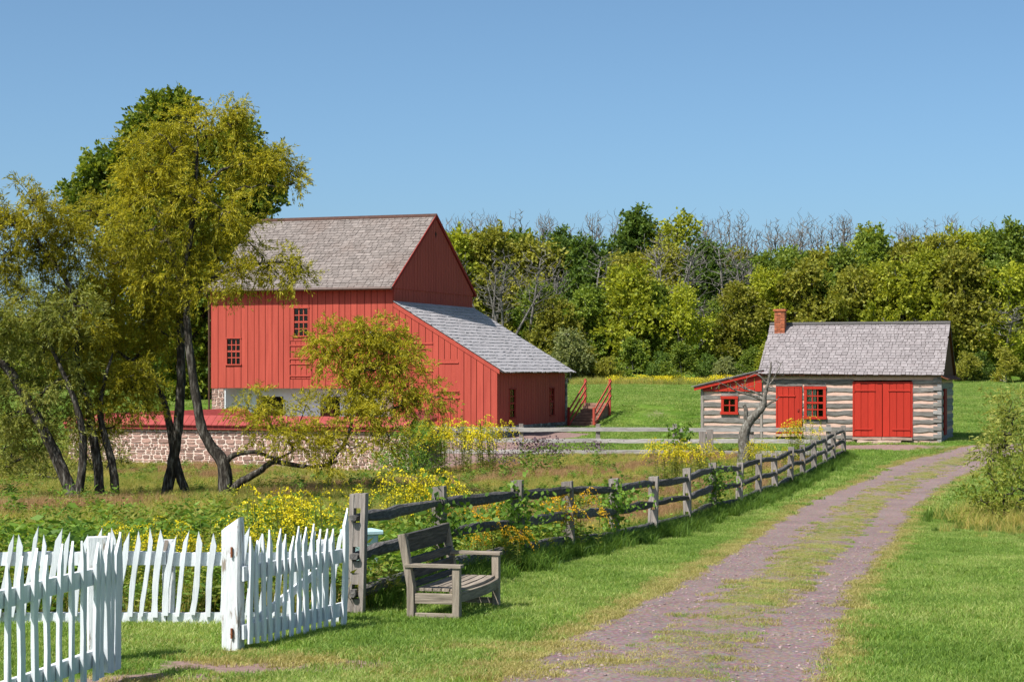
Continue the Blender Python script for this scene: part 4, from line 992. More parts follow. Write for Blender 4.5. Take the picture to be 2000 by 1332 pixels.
# ------------------------------------------------------------------ pale blue box behind the fence
bb = gp(706, 21.7)
bx_ = thing('storage_box', 'pale blue plastic box half hidden behind the first rail fence post', 'box', (bb.x, bb.y, bb.z), math.radians(25))
mb = MB(); mb.beam((0, 0, -.05), (0, 0, .70), .3, .3, up=(0, 1, 0), ch=.15); mb.build('bin', M['bluebox'], bx_)
mb = MB(); mb.beam((-.19, 0, .72), (.19, 0, .72), .36, .05, ch=.4); mb.build('lid', M['bluebox'], bx_)

# ------------------------------------------------------------------ trees
def smooth_path(pts, k=3, jit=0, rng=R):
    pts = [Vector(p) for p in pts]; out = []
    for i in range(len(pts) - 1):
        p0, p1, p2, p3 = pts[max(i - 1, 0)], pts[i], pts[i + 1], pts[min(i + 2, len(pts) - 1)]
        for j in range(k):
            t = j / k
            q = .5 * ((2 * p1) + (p2 - p0) * t + (2 * p0 - 5 * p1 + 4 * p2 - p3) * t * t + (3 * p1 - p0 - 3 * p2 + p3) * t ** 3)
            out.append(q + Vector((rng.uniform(-jit, jit), rng.uniform(-jit, jit), rng.uniform(-jit, jit))))
    out.append(pts[-1]); return out
def frusta(A, B, ra, rb, n=4):
    d = B - A; L = np.linalg.norm(d, axis=1, keepdims=True); d = d / np.maximum(L, 1e-6)
    ref = np.where(np.abs(d[:, 2:3]) < .9, np.array([[0, 0, 1.]]), np.array([[1., 0, 0]]))
    u = np.cross(d, ref); u /= np.linalg.norm(u, axis=1, keepdims=True); v = np.cross(d, u)
    th = np.arange(n) * 2 * np.pi / n; V = []
    for c, r in ((A, ra), (B, rb)):
        V.append(c[:, None, :] + r[:, None, None] * (u[:, None, :] * np.cos(th)[None, :, None] + v[:, None, :] * np.sin(th)[None, :, None]))
    V = np.concatenate(V, 1).reshape(-1, 3); m = len(A); base = (np.arange(m) * 2 * n)[:, None]
    j = np.arange(n); f = np.stack([j, (j + 1) % n, (j + 1) % n + n, j + n], -1)
    return V, (base[:, :, None] + f[None]).reshape(-1, 4)
def leaves(C, D, size, w, rng):
    # rhombic leaves at C pointing along D
    m = len(C); D = D / np.maximum(np.linalg.norm(D, axis=1, keepdims=True), 1e-6)
    r = rng.normal(0, 1, (m, 3)); s_ = np.cross(D, r); s_ /= np.maximum(np.linalg.norm(s_, axis=1, keepdims=True), 1e-6)
    L = size * rng.uniform(.65, 1.3, (m, 1)); W = w * rng.uniform(.7, 1.3, (m, 1))
    nrm = np.cross(D, s_)
    V = np.stack([C, C + D * L * .45 + s_ * W * .5 + nrm * L * .04, C + D * L - nrm * L * .06, C + D * L * .45 - s_ * W * .5 + nrm * L * .04], 1).reshape(-1, 3)
    return V, np.arange(m * 4).reshape(-1, 4)
def tree_geo(trunks, lobes, rng, tip=.006, per=110, spread=.3, leaf=(.13, .028), droop=.35, outw=.5, trunk_n=9, pw=.48, upb=0.0, maxbr=.09, dens=1.0, upw=.35):
    """trunks: [(points, radii)], lobes: [(centre, (rx, ry, rz), n_twigs)] -> trunk MB, branch arrays, leaf arrays (all relative to origin given by the caller)"""
    rnd = random.Random(int(rng.integers(1 << 30)))
    tb_ = MB(); nodes = []; par = []; rad = []
    for pts, rr2 in trunks:
        sp_ = smooth_path(pts, 4, .008, rnd); m = len(sp_)
        ra = list(np.interp(np.linspace(0, len(rr2) - 1, m), range(len(rr2)), rr2))
        tb_.tube(sp_, ra, trunk_n, .08, rnd)
        for i, p in enumerate(sp_): nodes.append(tuple(p)); par.append(-1); rad.append(ra[i])
    nt0 = len(nodes); A = []; LC = []
    for c, r, n in lobes:
        n = max(3, int(n * dens))
        q = rng.normal(0, 1, (n, 3)); q /= np.linalg.norm(q, axis=1, keepdims=True)
        q *= (rng.uniform(0.02, 1, (n, 1)) ** .42) * (1 + rng.normal(0, .10, (n, 1)))
        A.append(np.array(c) + q * np.array(r)); LC.append(np.repeat(np.array([c]), n, 0))
    A = np.concatenate(A); LC = np.concatenate(LC)
    N = np.array(nodes); dmin = np.min(np.linalg.norm(A[:, None] - N[None], axis=2), axis=1)
    order = np.argsort(dmin); cap = len(nodes) + 2 * len(A) + 4
    buf = np.zeros((cap, 3)); buf[:len(nodes)] = N; cnt = len(nodes); par = par + [0] * (cap - cnt); tips = []
    for k in order:
        a = A[k]; d = buf[:cnt] - a; dist = np.sqrt((d * d).sum(1)); cost = dist + upw * np.maximum(0, buf[:cnt, 2] - a[2] + (.25 if upw > 1 else 0))
        j = int(np.argmin(cost)); b = buf[j]; L_ = dist[j]
        mid_ = (a + b) / 2 + rng.normal(0, .09, 3) * L_ + np.array([0, 0, upb * L_])
        buf[cnt] = mid_; par[cnt] = j; buf[cnt + 1] = a; par[cnt + 1] = cnt; tips.append(cnt + 1); cnt += 2
    w_ = np.zeros(cnt)
    w_[tips] = 1
    for i in range(cnt - 1, nt0 - 1, -1):
        if par[i] >= nt0: w_[par[i]] += w_[i]
    rr2 = np.minimum(tip * np.maximum(w_, 1) ** pw * 1.3, maxbr)
    ids = np.arange(nt0, cnt); pa = np.array([par[i] for i in ids])
    rpa = np.where(pa >= nt0, rr2[np.maximum(pa, 0)], rr2[ids] * 1.25)
    BV, BF = frusta(buf[pa], buf[ids], rpa, rr2[ids] * .9)
    tp = buf[tips]; lc = LC[order]
    if per <= 0: return tb_, (BV, BF), None
    NTW = 9; pl = max(3, per // NTW); out = np.repeat(tp - lc, NTW, 0); out /= np.maximum(np.linalg.norm(out, axis=1, keepdims=True), .2)
    td = out * outw + rng.normal(0, .62, (len(out), 3)); td /= np.maximum(np.linalg.norm(td, axis=1, keepdims=True), .3)
    T0 = np.repeat(np.repeat(tp, NTW, 0) + rng.normal(0, spread * .35, (len(out), 3)), pl, 0); td = np.repeat(td, pl, 0); m = len(T0)
    s_ = rng.uniform(.05, 1, (m, 1)); tl = spread * 2.3
    C = T0 + td * s_ * tl - np.array([[0, 0, 1.]]) * droop * tl * s_ ** 2 + rng.normal(0, spread * .10, (m, 3))
    Dv = td * .9 + rng.normal(0, .45, (m, 3)) + np.array([0, 0, -droop * 1.2])
    return tb_, (BV, BF), leaves(C, Dv, leaf[0], leaf[1], rng)
def make_tree(name, label, cat, base, geo, lmat, bark, group=None, crown='crown', limb='limbs'):
    t = thing(name, label, cat, base, 0, group); tb_, (BV, BF), lv = geo
    if tb_.v: tb_.build('trunk', bark, t, True)
    npmesh(limb, BV, BF, bark, t)['kind'] = 'stuff'
    if lv is not None: npmesh(crown, lv[0], lv[1], lmat, t)
    return t
def near_tree(name, label, Y, base_px, trunks, lobes, lmat, seed, bark=M['bark'], cat='tree', thick=.85, **kw):
    """trunk and lobe outlines are given as photo pixels and metres of depth relative to Y"""
    b = gp(base_px, Y); rng = np.random.default_rng(seed); k = Y / F
    tr_ = []
    for pts, rr2 in trunks:
        tr_.append(([P(p[0], p[1], Y + (p[2] if len(p) > 2 else 0)) - b for p in pts], rr2))
        if len(pts[0]) < 3 or True:
            f0_ = tr_[-1][0][0]
    lo = []
    for l in lobes:
        px, py, rx, ry = l[:4]; dy = l[4] if len(l) > 4 else rng.uniform(-.5, .5); n = l[5] if len(l) > 5 else int(6 + rx * ry * k * k * 17)
        c = P(px, py, Y + dy) - b; lo.append((tuple(c), (rx * k, thick * (rx + ry) / 2 * k, ry * k), n))
    return make_tree(name, label, cat, b, tree_geo(tr_, lo, rng, **kw), lmat, bark)

WIL = dict(per=200, spread=.20, leaf=(.105, .024), droop=.32)
near_tree('willow_tree', 'tall yellow-green willow with forked trunk and low limb sweeping across the barnyard wall', 49, 440,
  [([(440, 1010), (440, 960), (436, 905), (408, 865), (393, 830), (382, 770), (371, 690), (364, 610), (362, 530), (376, 430), (384, 340), (386, 270)], [.21, .185, .17, .13, .125, .115, .10, .09, .085, .07, .05, .02]),
   ([(444, 962), (475, 938), (505, 922), (530, 903), (560, 905, -.3), (610, 912, -.5), (660, 900, -.5)], [.12, .10, .085, .07, .06, .05, .03]),
   ([(438, 905), (455, 890), (478, 884), (505, 884), (540, 895, -.4), (575, 880, -.4)], [.09, .07, .06, .05, .04, .02]),
   ([(640, 908, -.5), (680, 850, -.4), (690, 780, -.2), (695, 720, 0), (718, 660, 0)], [.05, .045, .04, .03, .012]),
   ([(364, 600), (420, 540), (480, 520), (540, 512), (590, 520)], [.06, .05, .04, .03, .01])],
  [(370, 320, 80, 70), (320, 300, 60, 60), (405, 245, 38, 38), (445, 225, 28, 30, 0, 12), (350, 235, 30, 30, 0, 10), (465, 290, 45, 50), (545, 312, 28, 22, .3, 10), (565, 350, 18, 22, .2, 7), (515, 340, 40, 35), (285, 300, 40, 45), (255, 340, 35, 40, 0, 12), (400, 400, 95, 65), (300, 380, 85, 75), (470, 420, 55, 50),
   (250, 440, 75, 60), (345, 470, 95, 55), (430, 490, 80, 45), (520, 505, 62, 34), (570, 535, 30, 22, 0, 10), (300, 540, 60, 45), (410, 550, 70, 35), (480, 545, 50, 28),
   (720, 650, 58, 36, 0, 24), (650, 680, 42, 45, 0, 22), (775, 690, 38, 40, 0, 18), (735, 705, 65, 40, 0, 28), (680, 760, 50, 32, -.3, 14), (770, 770, 60, 36, -.3, 20), (838, 765, 24, 45, -.2, 9), (720, 810, 80, 35, -.5, 15), (640, 815, 65, 36, -.6, 9),
   (560, 805, 60, 36, -.5, 9), (500, 790, 42, 30, -.4, 9), (590, 865, 70, 30, -.6, 9), (690, 870, 80, 30, -.6, 7), (770, 850, 45, 30, -.5, 4), (530, 850, 40, 28, -.5, 5), (640, 900, 50, 16, -.6, 4)],
  M['willow'], 31, dens=1.0, **WIL)
near_tree('willow_tree', 'willow of two slender crossing trunks with golden crown left of the forked willow', 50.5, 345,
  [([(318, 1010), (326, 960), (338, 900), (346, 850), (352, 780), (354, 700), (352, 620), (350, 545), (330, 470), (300, 400)], [.17, .15, .14, .135, .125, .115, .10, .085, .06, .02]),
   ([(376, 1015), (362, 960), (347, 915), (336, 860), (325, 800), (306, 755), (270, 715), (220, 680)], [.13, .12, .11, .10, .09, .08, .06, .02])],
  [(210, 520, 80, 60), (260, 600, 75, 60), (190, 610, 70, 55), (310, 620, 50, 50), (230, 680, 75, 50), (300, 700, 50, 45), (180, 440, 60, 60), (260, 490, 70, 45), (155, 680, 60, 50), (320, 575, 40, 30)],
  M['willow'], 32, dens=1.35, **WIL)
near_tree('willow_tree', 'dark-stemmed willow with broad leaning trunk and grey-green crown', 48, 150,
  [([(150, 1010), (140, 965), (120, 915), (93, 855), (62, 800), (38, 755), (10, 715), (-40, 690)], [.20, .17, .15, .14, .13, .12, .11, .08]),
   ([(148, 1000), (156, 950), (162, 890), (160, 840), (145, 780), (110, 700), (70, 620)], [.13, .11, .10, .09, .07, .05, .02]),
   ([(60, 797), (90, 760), (120, 740)], [.06, .04, .02])],
  [(40, 620, 85, 65), (100, 660, 70, 60), (20, 700, 60, 55), (-40, 640, 70, 80), (90, 740, 70, 50), (30, 790, 70, 45), (120, 800, 60, 45), (-30, 800, 60, 60), (60, 860, 60, 45, .6), (130, 600, 60, 45)],
  M['willowd'], 33, dens=1.2, **WIL)
near_tree('willow_tree', 'willow of two upright stems between the leaning willow and the crossing trunks', 48.6, 210,
  [([(200, 1015), (195, 960), (190, 900), (180, 840), (170, 780), (150, 720), (150, 640), (135, 560), (80, 480), (40, 420)], [.14, .125, .12, .11, .10, .09, .08, .065, .045, .02]),
   ([(222, 1010), (225, 960), (218, 900), (204, 850), (195, 800), (205, 740), (220, 690)], [.12, .11, .10, .09, .07, .05, .02])],
  [(45, 410, 62, 52), (100, 430, 45, 40), (0, 470, 60, 60), (150, 480, 55, 45), (60, 600, 70, 45), (80, 470, 70, 55), (30, 530, 60, 45), (120, 540, 60, 45), (150, 640, 60, 50), (200, 745, 70, 45), (250, 770, 55, 40), (180, 810, 55, 40), (270, 740, 45, 35), (-40, 430, 50, 60)],
  M['willow'], 34, dens=1.35, **WIL)
SHR = dict(per=100, spread=.24, leaf=(.12, .034), droop=.15)
def shrub(name, label, Y, px, lobes, lmat, seed, cat='shrub', **kw):
    b = gp(px, Y); k = dict(SHR); k.update(kw)
    return near_tree(name, label, Y, px, [([(px - 4, 1400, 0), (px, 1400, 0)], [.03, .02])] if False else
        [([(px + d, HY + (CAMZ - b.z) * F / Y + 6), (px + d * 2, HY + (CAMZ - b.z) * F / Y - 22), (px + d * 3.4, HY + (CAMZ - b.z) * F / Y - 50)], [.03, .022, .012]) for d in (-9, 0, 8)], lobes, lmat, seed, **k)
shrub('shrub', 'grey-green thicket shrub growing behind the leaning willow', 58, 70, [(70, 900, 80, 60), (20, 860, 70, 60), (110, 940, 60, 40), (0, 940, 60, 50)], M['willowd'], 41)
shrub('shrub', 'dark leafy shrub at the hidden end of the barnyard wall', 64, 195, [(190, 870, 50, 60), (150, 890, 50, 45), (215, 920, 40, 35)], M['willowd'], 42)
shrub('shrub', 'dark green shrub in front of the right end of the barnyard wall', 62.5, 810, [(800, 880, 45, 40), (775, 905, 35, 25), (830, 870, 35, 35)], M['weed'], 43)
near_tree('tulip_tree', 'tall dark green broad-leaved tree rising behind the willows beside the barn', 97, 380,
  [([(385, 900), (386, 800), (380, 650), (365, 500), (350, 350), (335, 230)], [.45, .38, .32, .24, .15, .05]), ([(380, 650), (440, 520), (480, 400)], [.2, .14, .04]), ([(378, 640), (300, 480), (220, 340)], [.2, .14, .04])],
  [(318, 228, 42, 32, 0, 50), (340, 205, 22, 16, 0, 14), (275, 245, 18, 24, 0, 12), (215, 340, 45, 40, 0, 56), (265, 340, 55, 50, 0, 60), (165, 395, 36, 28, 0, 34), (340, 320, 75, 70, 0, 80), (460, 300, 60, 60, 0, 60), (505, 370, 42, 45, 0, 50), (430, 420, 90, 70, 0, 90), (300, 450, 110, 80, 0, 110),
   (370, 560, 110, 80, 0, 100), (260, 600, 100, 80, 0, 70), (380, 680, 80, 70, 0, 80), (360, 760, 60, 45, 0, 50)],
  M['tulip'], 35, per=110, spread=.34, leaf=(.22, .17), droop=.1, tip=.012, maxbr=.2)
# far tree shapes
def far_proto(seed, h, w, ncl, per=95, leaf=(.3, .2), spread=.42, bark=M['barkg'], shape=1.0, base_h=.2, twigs=9):
    rng = np.random.default_rng(seed); rnd = random.Random(seed)
    pts = [(0, 0, -.6)] + [(rng.normal(0, .05) * h * t, rng.normal(0, .05) * h * t, h * .85 * t) for t in (.25, .5, .75, 1)]
    r0 = .018 * h; trs = [(pts, [r0, r0 * .85, r0 * .65, r0 * .4, r0 * .15])]; lo = []
    for i in range(ncl):
        t = base_h + (1 - base_h) * ((i + .5) / ncl) ** .9; env = math.sin(math.pi * min(.97, (.15 + t * .82))) ** .65 * shape
        a = rng.uniform(0, 2 * np.pi); rr2 = w / 2 * env * rng.uniform(.25, .85); sz = w * rng.uniform(.15, .26) * (.65 + .5 * env)
        lo.append(((math.cos(a) * rr2, math.sin(a) * rr2, h * t - sz * .3), (sz, sz, sz * .75), twigs))
    return tree_geo(trs, lo, rng, tip=.014, per=per, spread=spread, leaf=leaf, droop=.1, outw=.4, maxbr=.12, trunk_n=6)
def bare_proto(seed, h, w):
    rng = np.random.default_rng(seed); trs = []; lo = []
    for s_ in range(rng.integers(1, 4)):
        dx, dy = rng.normal(0, .1, 2) * h
        trs.append(([(0, 0, -.6), (dx * .2, dy * .2, h * .3), (dx * .6, dy * .6, h * .6), (dx, dy, h * .86)], [.011 * h, .009 * h, .006 * h, .002 * h]))
        lo += [((dx * .95, dy * .95, h * .84), (w * .26, w * .26, h * .17), 60), ((dx * .7, dy * .7, h * .64), (w * .30, w * .30, h * .15), 30)]
    return tree_geo(trs, lo, rng, tip=.010, per=0, upb=-.06, maxbr=.06, trunk_n=5, pw=.42, upw=3.0)
protos = {}
FARLBL = {}
for nm, args in dict(round=(61, 9.0, 6.4, 17), tall=(62, 11.0, 5.6, 19), wide=(63, 8.0, 7.6, 19), spire=(64, 10.5, 4.6, 16), loose=(65, 9.5, 6.0, 13), bush=(66, 3.6, 4.4, 10), bush2=(67, 4.4, 4.0, 10)).items():
    kw = {}
    if nm.startswith('bush'): kw = dict(base_h=.12, spread=.3, leaf=(.22, .13), per=90)
    if nm == 'loose': kw = dict(per=60, spread=.5)
    protos[nm] = far_proto(*args, **kw)
for i in range(4): protos['bare%d' % i] = bare_proto(71 + i, 10.5 + i * .6, 4.2 + .4 * i)
MADE = {}
def place(kind, matk, px, Y, sc, label, group, rz=None, name='woodland_tree', cat='tree', sy=1.0):
    b = gp(px, Y); rz = R.uniform(0, 6.28) if rz is None else rz
    if kind not in MADE:
        t = make_tree(name, label, cat, b, protos[kind], FAR['mid'], M['barkg'], group); KIDS[t.name] = list(t.children); MADE[kind] = t
        for c in t.children:
            c.material_slots[0].link = 'OBJECT'; c.material_slots[0].material = FAR[matk] if c.name.startswith('crown') else M['barkg']
        t.rotation_euler = (0, 0, rz); t.scale = (sc, sc, sc * sy)
        return t
    return copy_tree(MADE[kind], b, rz, (sc, sc, sc * sy), label, group, {'crown': FAR[matk]} if matk else None)
LB = {('dark',): 'dark green leafy tree in the wood behind the buildings', ('mid',): 'mid green leafy tree in the wood behind the buildings',
      ('yel',): 'bright yellow-green tree in the wood behind the buildings', ('olive',): 'olive brown-tinged tree in the wood behind the buildings',
      ('pale',): 'pale silvery green tree in the wood behind the buildings'}
SHP = {'round': 'round-crowned', 'tall': 'tall', 'wide': 'broad', 'spire': 'narrow', 'loose': 'open-crowned'}
COLN = {'dark': 'dark green', 'mid': 'mid green', 'yel': 'yellow-green', 'olive': 'olive', 'pale': 'pale green'}
def where(px):
    for lim, tx in ((905, 'close behind the barn gable'), (975, 'behind the barn gable'), (1080, 'behind the barn shed roof'), (1130, 'behind the barn shed eave'), (1200, 'behind the outside steps'), (1300, 'between steps and cabin'), (1370, 'left of the woodland hut'), (1440, 'around the woodland hut'), (1500, 'behind the cabin lean-to'), (1570, 'behind the cabin chimney'), (1660, 'behind the chimney half of the cabin'), (1760, 'behind the mid cabin roof'), (1850, 'behind the cabin gable end'), (1930, 'just past the cabin gable')):
        if px < lim: return tx
    return 'far past the cabin gable'
def wood_row(items, group):
    for (px, Y, kind, mk, top) in items:
        b = gp(px, Y); h = {'round': 9, 'tall': 11, 'wide': 8, 'spire': 10.5, 'loose': 9.5, 'bush': 3.6, 'bush2': 4.4}[kind]
        ztop = CAMZ - (top - HY) / F * Y; sc = max(.45, (ztop - b.z) / h / 1.02)
        s_xy = min(sc, 1.25)
        if kind.startswith('bush'): place(kind, mk, px, Y, s_xy, {'dark': 'dark', 'mid': 'mid green', 'yel': 'yellow-green', 'olive': 'olive', 'pale': 'pale green'}[mk] + ' shrub edging the wood ' + where(px), 'shrubs along the wood edge', name='woodland_shrub', cat='shrub', sy=sc / s_xy)
        else: place(kind, mk, px, Y, s_xy, SHP[kind] + ' ' + COLN[mk] + ' tree ' + ('fronting the wood ' if Y < 145 else 'inside the wood ' if Y < 160 else 'topping the wood ') + where(px), group, sy=sc / s_xy)
rw = random.Random(77)
G_ = 'trees of the wood behind the buildings'
# foot of the wood
row0 = [(1065, 132, 'bush', 'olive', 690), (1115, 131, 'bush2', 'pale', 645), (1150, 133, 'bush', 'olive', 680), (1190, 131, 'bush', 'olive', 700), (1235, 133, 'bush2', 'mid', 660), (1285, 132, 'bush', 'dark', 690), (1330, 131, 'bush2', 'mid', 670), (1375, 134, 'bush', 'dark', 700),
        (1420, 131, 'bush', 'pale', 705), (1465, 133, 'bush2', 'mid', 680), (1505, 132, 'bush2', 'yel', 670), (1880, 132, 'bush', 'olive', 690), (1920, 133, 'bush', 'dark', 690), (1965, 131, 'bush2', 'olive', 680), (2010, 132, 'bush', 'mid', 700), (1025, 134, 'bush2', 'dark', 680)]
row1 = [(1090, 138, 'wide', 'olive', 590), (1050, 140, 'round', 'mid', 560), (1140, 139, 'round', 'mid', 565), (1190, 141, 'loose', 'mid', 600), (1235, 140, 'wide', 'yel', 525), (1290, 139, 'spire', 'mid', 560), (1330, 138, 'loose', 'yel', 560), (1395, 140, 'loose', 'mid', 590), (1450, 139, 'round', 'olive', 560),
        (1500, 140, 'tall', 'yel', 530), (1560, 140, 'round', 'olive', 520), (1610, 141, 'wide', 'mid', 540), (1660, 139, 'round', 'olive', 530), (1710, 141, 'tall', 'yel', 520), (1765, 139, 'wide', 'yel', 520), (1820, 140, 'tall', 'yel', 490), (1875, 139, 'round', 'olive', 500), (1925, 140, 'wide', 'mid', 520), (1970, 138, 'loose', 'yel', 520), (2020, 140, 'round', 'yel', 540)]
row2 = [(880, 150, 'tall', 'yel', 455), (925, 152, 'round', 'olive', 465), (965, 150, 'tall', 'olive', 448), (1005, 153, 'round', 'mid', 462), (1050, 151, 'loose', 'olive', 470), (1100, 153, 'tall', 'dark', 470), (1150, 150, 'spire', 'dark', 470), (1205, 153, 'loose', 'olive', 500), (1260, 151, 'round', 'olive', 500),
        (1315, 153, 'loose', 'olive', 480), (1385, 150, 'tall', 'dark', 475), (1430, 153, 'round', 'dark', 520), (1490, 151, 'spire', 'mid', 500), (1545, 154, 'wide', 'mid', 500), (1600, 152, 'tall', 'olive', 490), (1650, 151, 'spire', 'mid', 490), (1700, 153, 'tall', 'mid', 455), (1760, 152, 'round', 'olive', 480), (1825, 151, 'tall', 'olive', 462), (1885, 153, 'tall', 'yel', 455), (1940, 152, 'round', 'mid', 470), (1985, 153, 'spire', 'mid', 440)]
row3 = [(1240, 166, 'spire', 'dark', 412), (1320, 166, 'loose', 'yel', 425), (1090, 168, 'spire', 'dark', 452), (1000, 170, 'round', 'olive', 470), (1160, 170, 'wide', 'dark', 490), (1420, 170, 'wide', 'olive', 490), (1550, 170, 'round', 'mid', 490), (1690, 166, 'spire', 'yel', 450), (1800, 170, 'wide', 'olive', 490), (1930, 168, 'tall', 'mid', 450), (1480, 168, 'wide', 'dark', 505), (1620, 168, 'wide', 'dark', 500)]
row1 += [(2075, 139, 'tall', 'mid', 520), (2125, 141, 'wide', 'olive', 530), (2180, 139, 'round', 'yel', 525), (2235, 141, 'tall', 'mid', 515), (2290, 140, 'wide', 'olive', 530)]
row2 += [(2050, 152, 'round', 'olive', 470), (2110, 153, 'tall', 'mid', 460), (2170, 151, 'wide', 'dark', 480), (2240, 153, 'tall', 'olive', 465), (2300, 152, 'round', 'mid', 470)]
wood_row(row0, None); wood_row(row1, G_); wood_row(row2, G_); wood_row(row3, G_)
for i in range(46):
    px = 880 + i * 24.6 + rw.uniform(-10, 10); Y = rw.uniform(172, 195); top = rw.uniform(406, 448) + (14 if 1700 < px < 1850 else 0)
    b = gp(px, Y); h = CAMZ - (top - HY) / F * Y - b.z
    place('bare%d' % (i % 4), None, px, Y, 1.0, 'leafless grey tree topping the wood ' + where(px), 'bare trees along the top of the wood', name='bare_tree', sy=h / (10.5 + (i % 4) * .6))
for (px, Y, top) in ((985, 137, 545), (960, 140, 500), (1030, 138, 500), (1150, 144, 500), (1330, 145, 500), (1300, 144, 470), (1420, 144, 480), (1400, 140, 590), (1215, 146, 520), (1960, 137, 600), (1455, 143, 470), (1075, 142, 510)):
    b = gp(px, Y); h = CAMZ - (top - HY) / F * Y - b.z
    place('bare%d' % rw.randrange(4), None, px, Y, 1.15, 'leafless pale tree among green ones ' + where(px), 'bare trees inside the wood', name='bare_tree', sy=h / 12.6)
# trees beyond the barnyard on the left
for (px, Y, kind, mk, top) in ((-40, 116, 'round', 'mid', 640), (40, 118, 'wide', 'dark', 620), (120, 114, 'round', 'mid', 640), (200, 117, 'tall', 'dark', 620), (270, 113, 'wide', 'dark', 650), (335, 112, 'round', 'dark', 680), (400, 114, 'wide', 'dark', 640), (440, 118, 'tall', 'mid', 600)):
    b = gp(px, Y); h = {'round': 9, 'tall': 11, 'wide': 8}[kind]; sc = (CAMZ - (top - HY) / F * Y - b.z) / h
    place(kind, mk, px, Y, max(sc, .8), {'dark': 'dark green tree standing beyond the barnyard behind the willows', 'mid': 'mid green tree standing beyond the barnyard behind the willows'}[mk], 'trees beyond the barnyard', sy=sc / max(sc, .8))
# small brown hut in the wood
hb = gp(1401, 140.5)
ht = thing('woodland_hut', 'small brown wooden hut half hidden at the edge of the wood', 'hut', hb, math.radians(-10))
mb = MB(); mb.box(-1.1, 1.1, 0, 2.2, -.5, 1.65); mb.build('wall', M['bark'], ht)
mb = MB(); mb.prism([(-.25, 1.55), (1.1, 2.25), (2.45, 1.55), (2.45, 1.62), (1.1, 2.33), (-.25, 1.62)], -1.3, 1.3, 'x'); mb.build('roof', M['barkg'], ht)
# gnarled bare tree before the cabin
near_tree('dead_tree', 'gnarled leafless old tree with a broken stub in front of the cabin lean-to', 70, 1456,
  [([(1452, 912), (1454, 880), (1453, 852), (1461, 828), (1477, 808), (1490, 795), (1494, 772), (1500, 748), (1505, 722), (1506, 706)], [.26, .23, .20, .17, .15, .12, .07, .055, .04, .015]),
   ([(1461, 830), (1456, 812), (1457, 800), (1452, 789)], [.10, .085, .075, .06]), ([(1490, 797), (1505, 786), (1514, 783), (1520, 778)], [.06, .04, .03, .01]),
   ([(1490, 782), (1468, 772), (1446, 766), (1420, 754), (1400, 744)], [.05, .04, .03, .02, .008]), ([(1492, 774), (1470, 764), (1450, 757), (1430, 740)], [.04, .03, .02, .006]),
   ([(1498, 750), (1486, 736), (1474, 730), (1460, 738)], [.04, .03, .02, .008]), ([(1498, 755), (1512, 738), (1528, 706)], [.04, .025, .008])],
  [(1425, 748, 42, 22, 0, 26), (1450, 750, 35, 25, 0, 24), (1512, 728, 22, 28, 0, 18), (1512, 765, 16, 18, 0, 10)], None, 51, bark=M['barkd'], per=0, tip=.006, maxbr=.03)

# ------------------------------------------------------------------ scattered ground cover (geometry nodes, kind stuff)
def blades(n, rad, h, w, lean, rng, hv=.5):
    r = rad * np.sqrt(rng.uniform(0, 1, n)); a = rng.uniform(0, 2 * np.pi, n); B = np.stack([r * np.cos(a), r * np.sin(a), np.full(n, -.015)], -1)
    H = h * rng.uniform(1 - hv, 1 + hv * .5, n)[:, None]; az = rng.uniform(0, 2 * np.pi, n); L = lean * rng.uniform(.2, 1.3, n)[:, None]
    d = np.stack([np.cos(az), np.sin(az), np.zeros(n)], -1); fa = rng.uniform(0, 2 * np.pi, n); s_ = np.stack([np.cos(fa), np.sin(fa), np.zeros(n)], -1) * w / 2 * rng.uniform(.7, 1.3, n)[:, None]
    z = np.array([[0, 0, 1.]])
    m1 = B + d * H * L * .35 + z * H * .55; t_ = B + d * H * L + z * H * (1 - .25 * L)
    V = np.stack([B - s_, B + s_, m1 + s_ * .75, m1 - s_ * .75, t_], 1).reshape(-1, 3); b = (np.arange(n) * 5)[:, None]
    F_ = np.concatenate([b + np.array([[0, 1, 2]]), b + np.array([[0, 2, 3]]), b + np.array([[3, 2, 4]])]); return V, F_
def proto_obj(name, V, F_, mat):
    o = npmesh(name, V, F_, mat); COL.objects.unlink(o); return o
def weed_geo(n, h, rad, leaf, per, rng, top=1.0):
    C, D_ = [], []
    for i in range(n):
        a = rng.uniform(0, 6.28); r = rad * math.sqrt(rng.uniform(0, 1)); hh_ = h * rng.uniform(.55, 1.1); bx = np.array([r * math.cos(a), r * math.sin(a), 0]); ln = rng.normal(0, .15, 2)
        for k in range(per):
            t = (k + rng.uniform(0, 1)) / per; az = k * 2.4 + rng.uniform(-.5, .5)
            C.append(bx + np.array([ln[0] * hh_ * t, ln[1] * hh_ * t, hh_ * t])); D_.append([math.cos(az), math.sin(az), rng.uniform(-.2, .7)])
    return leaves(np.array(C), np.array(D_), leaf[0], leaf[1], rng)
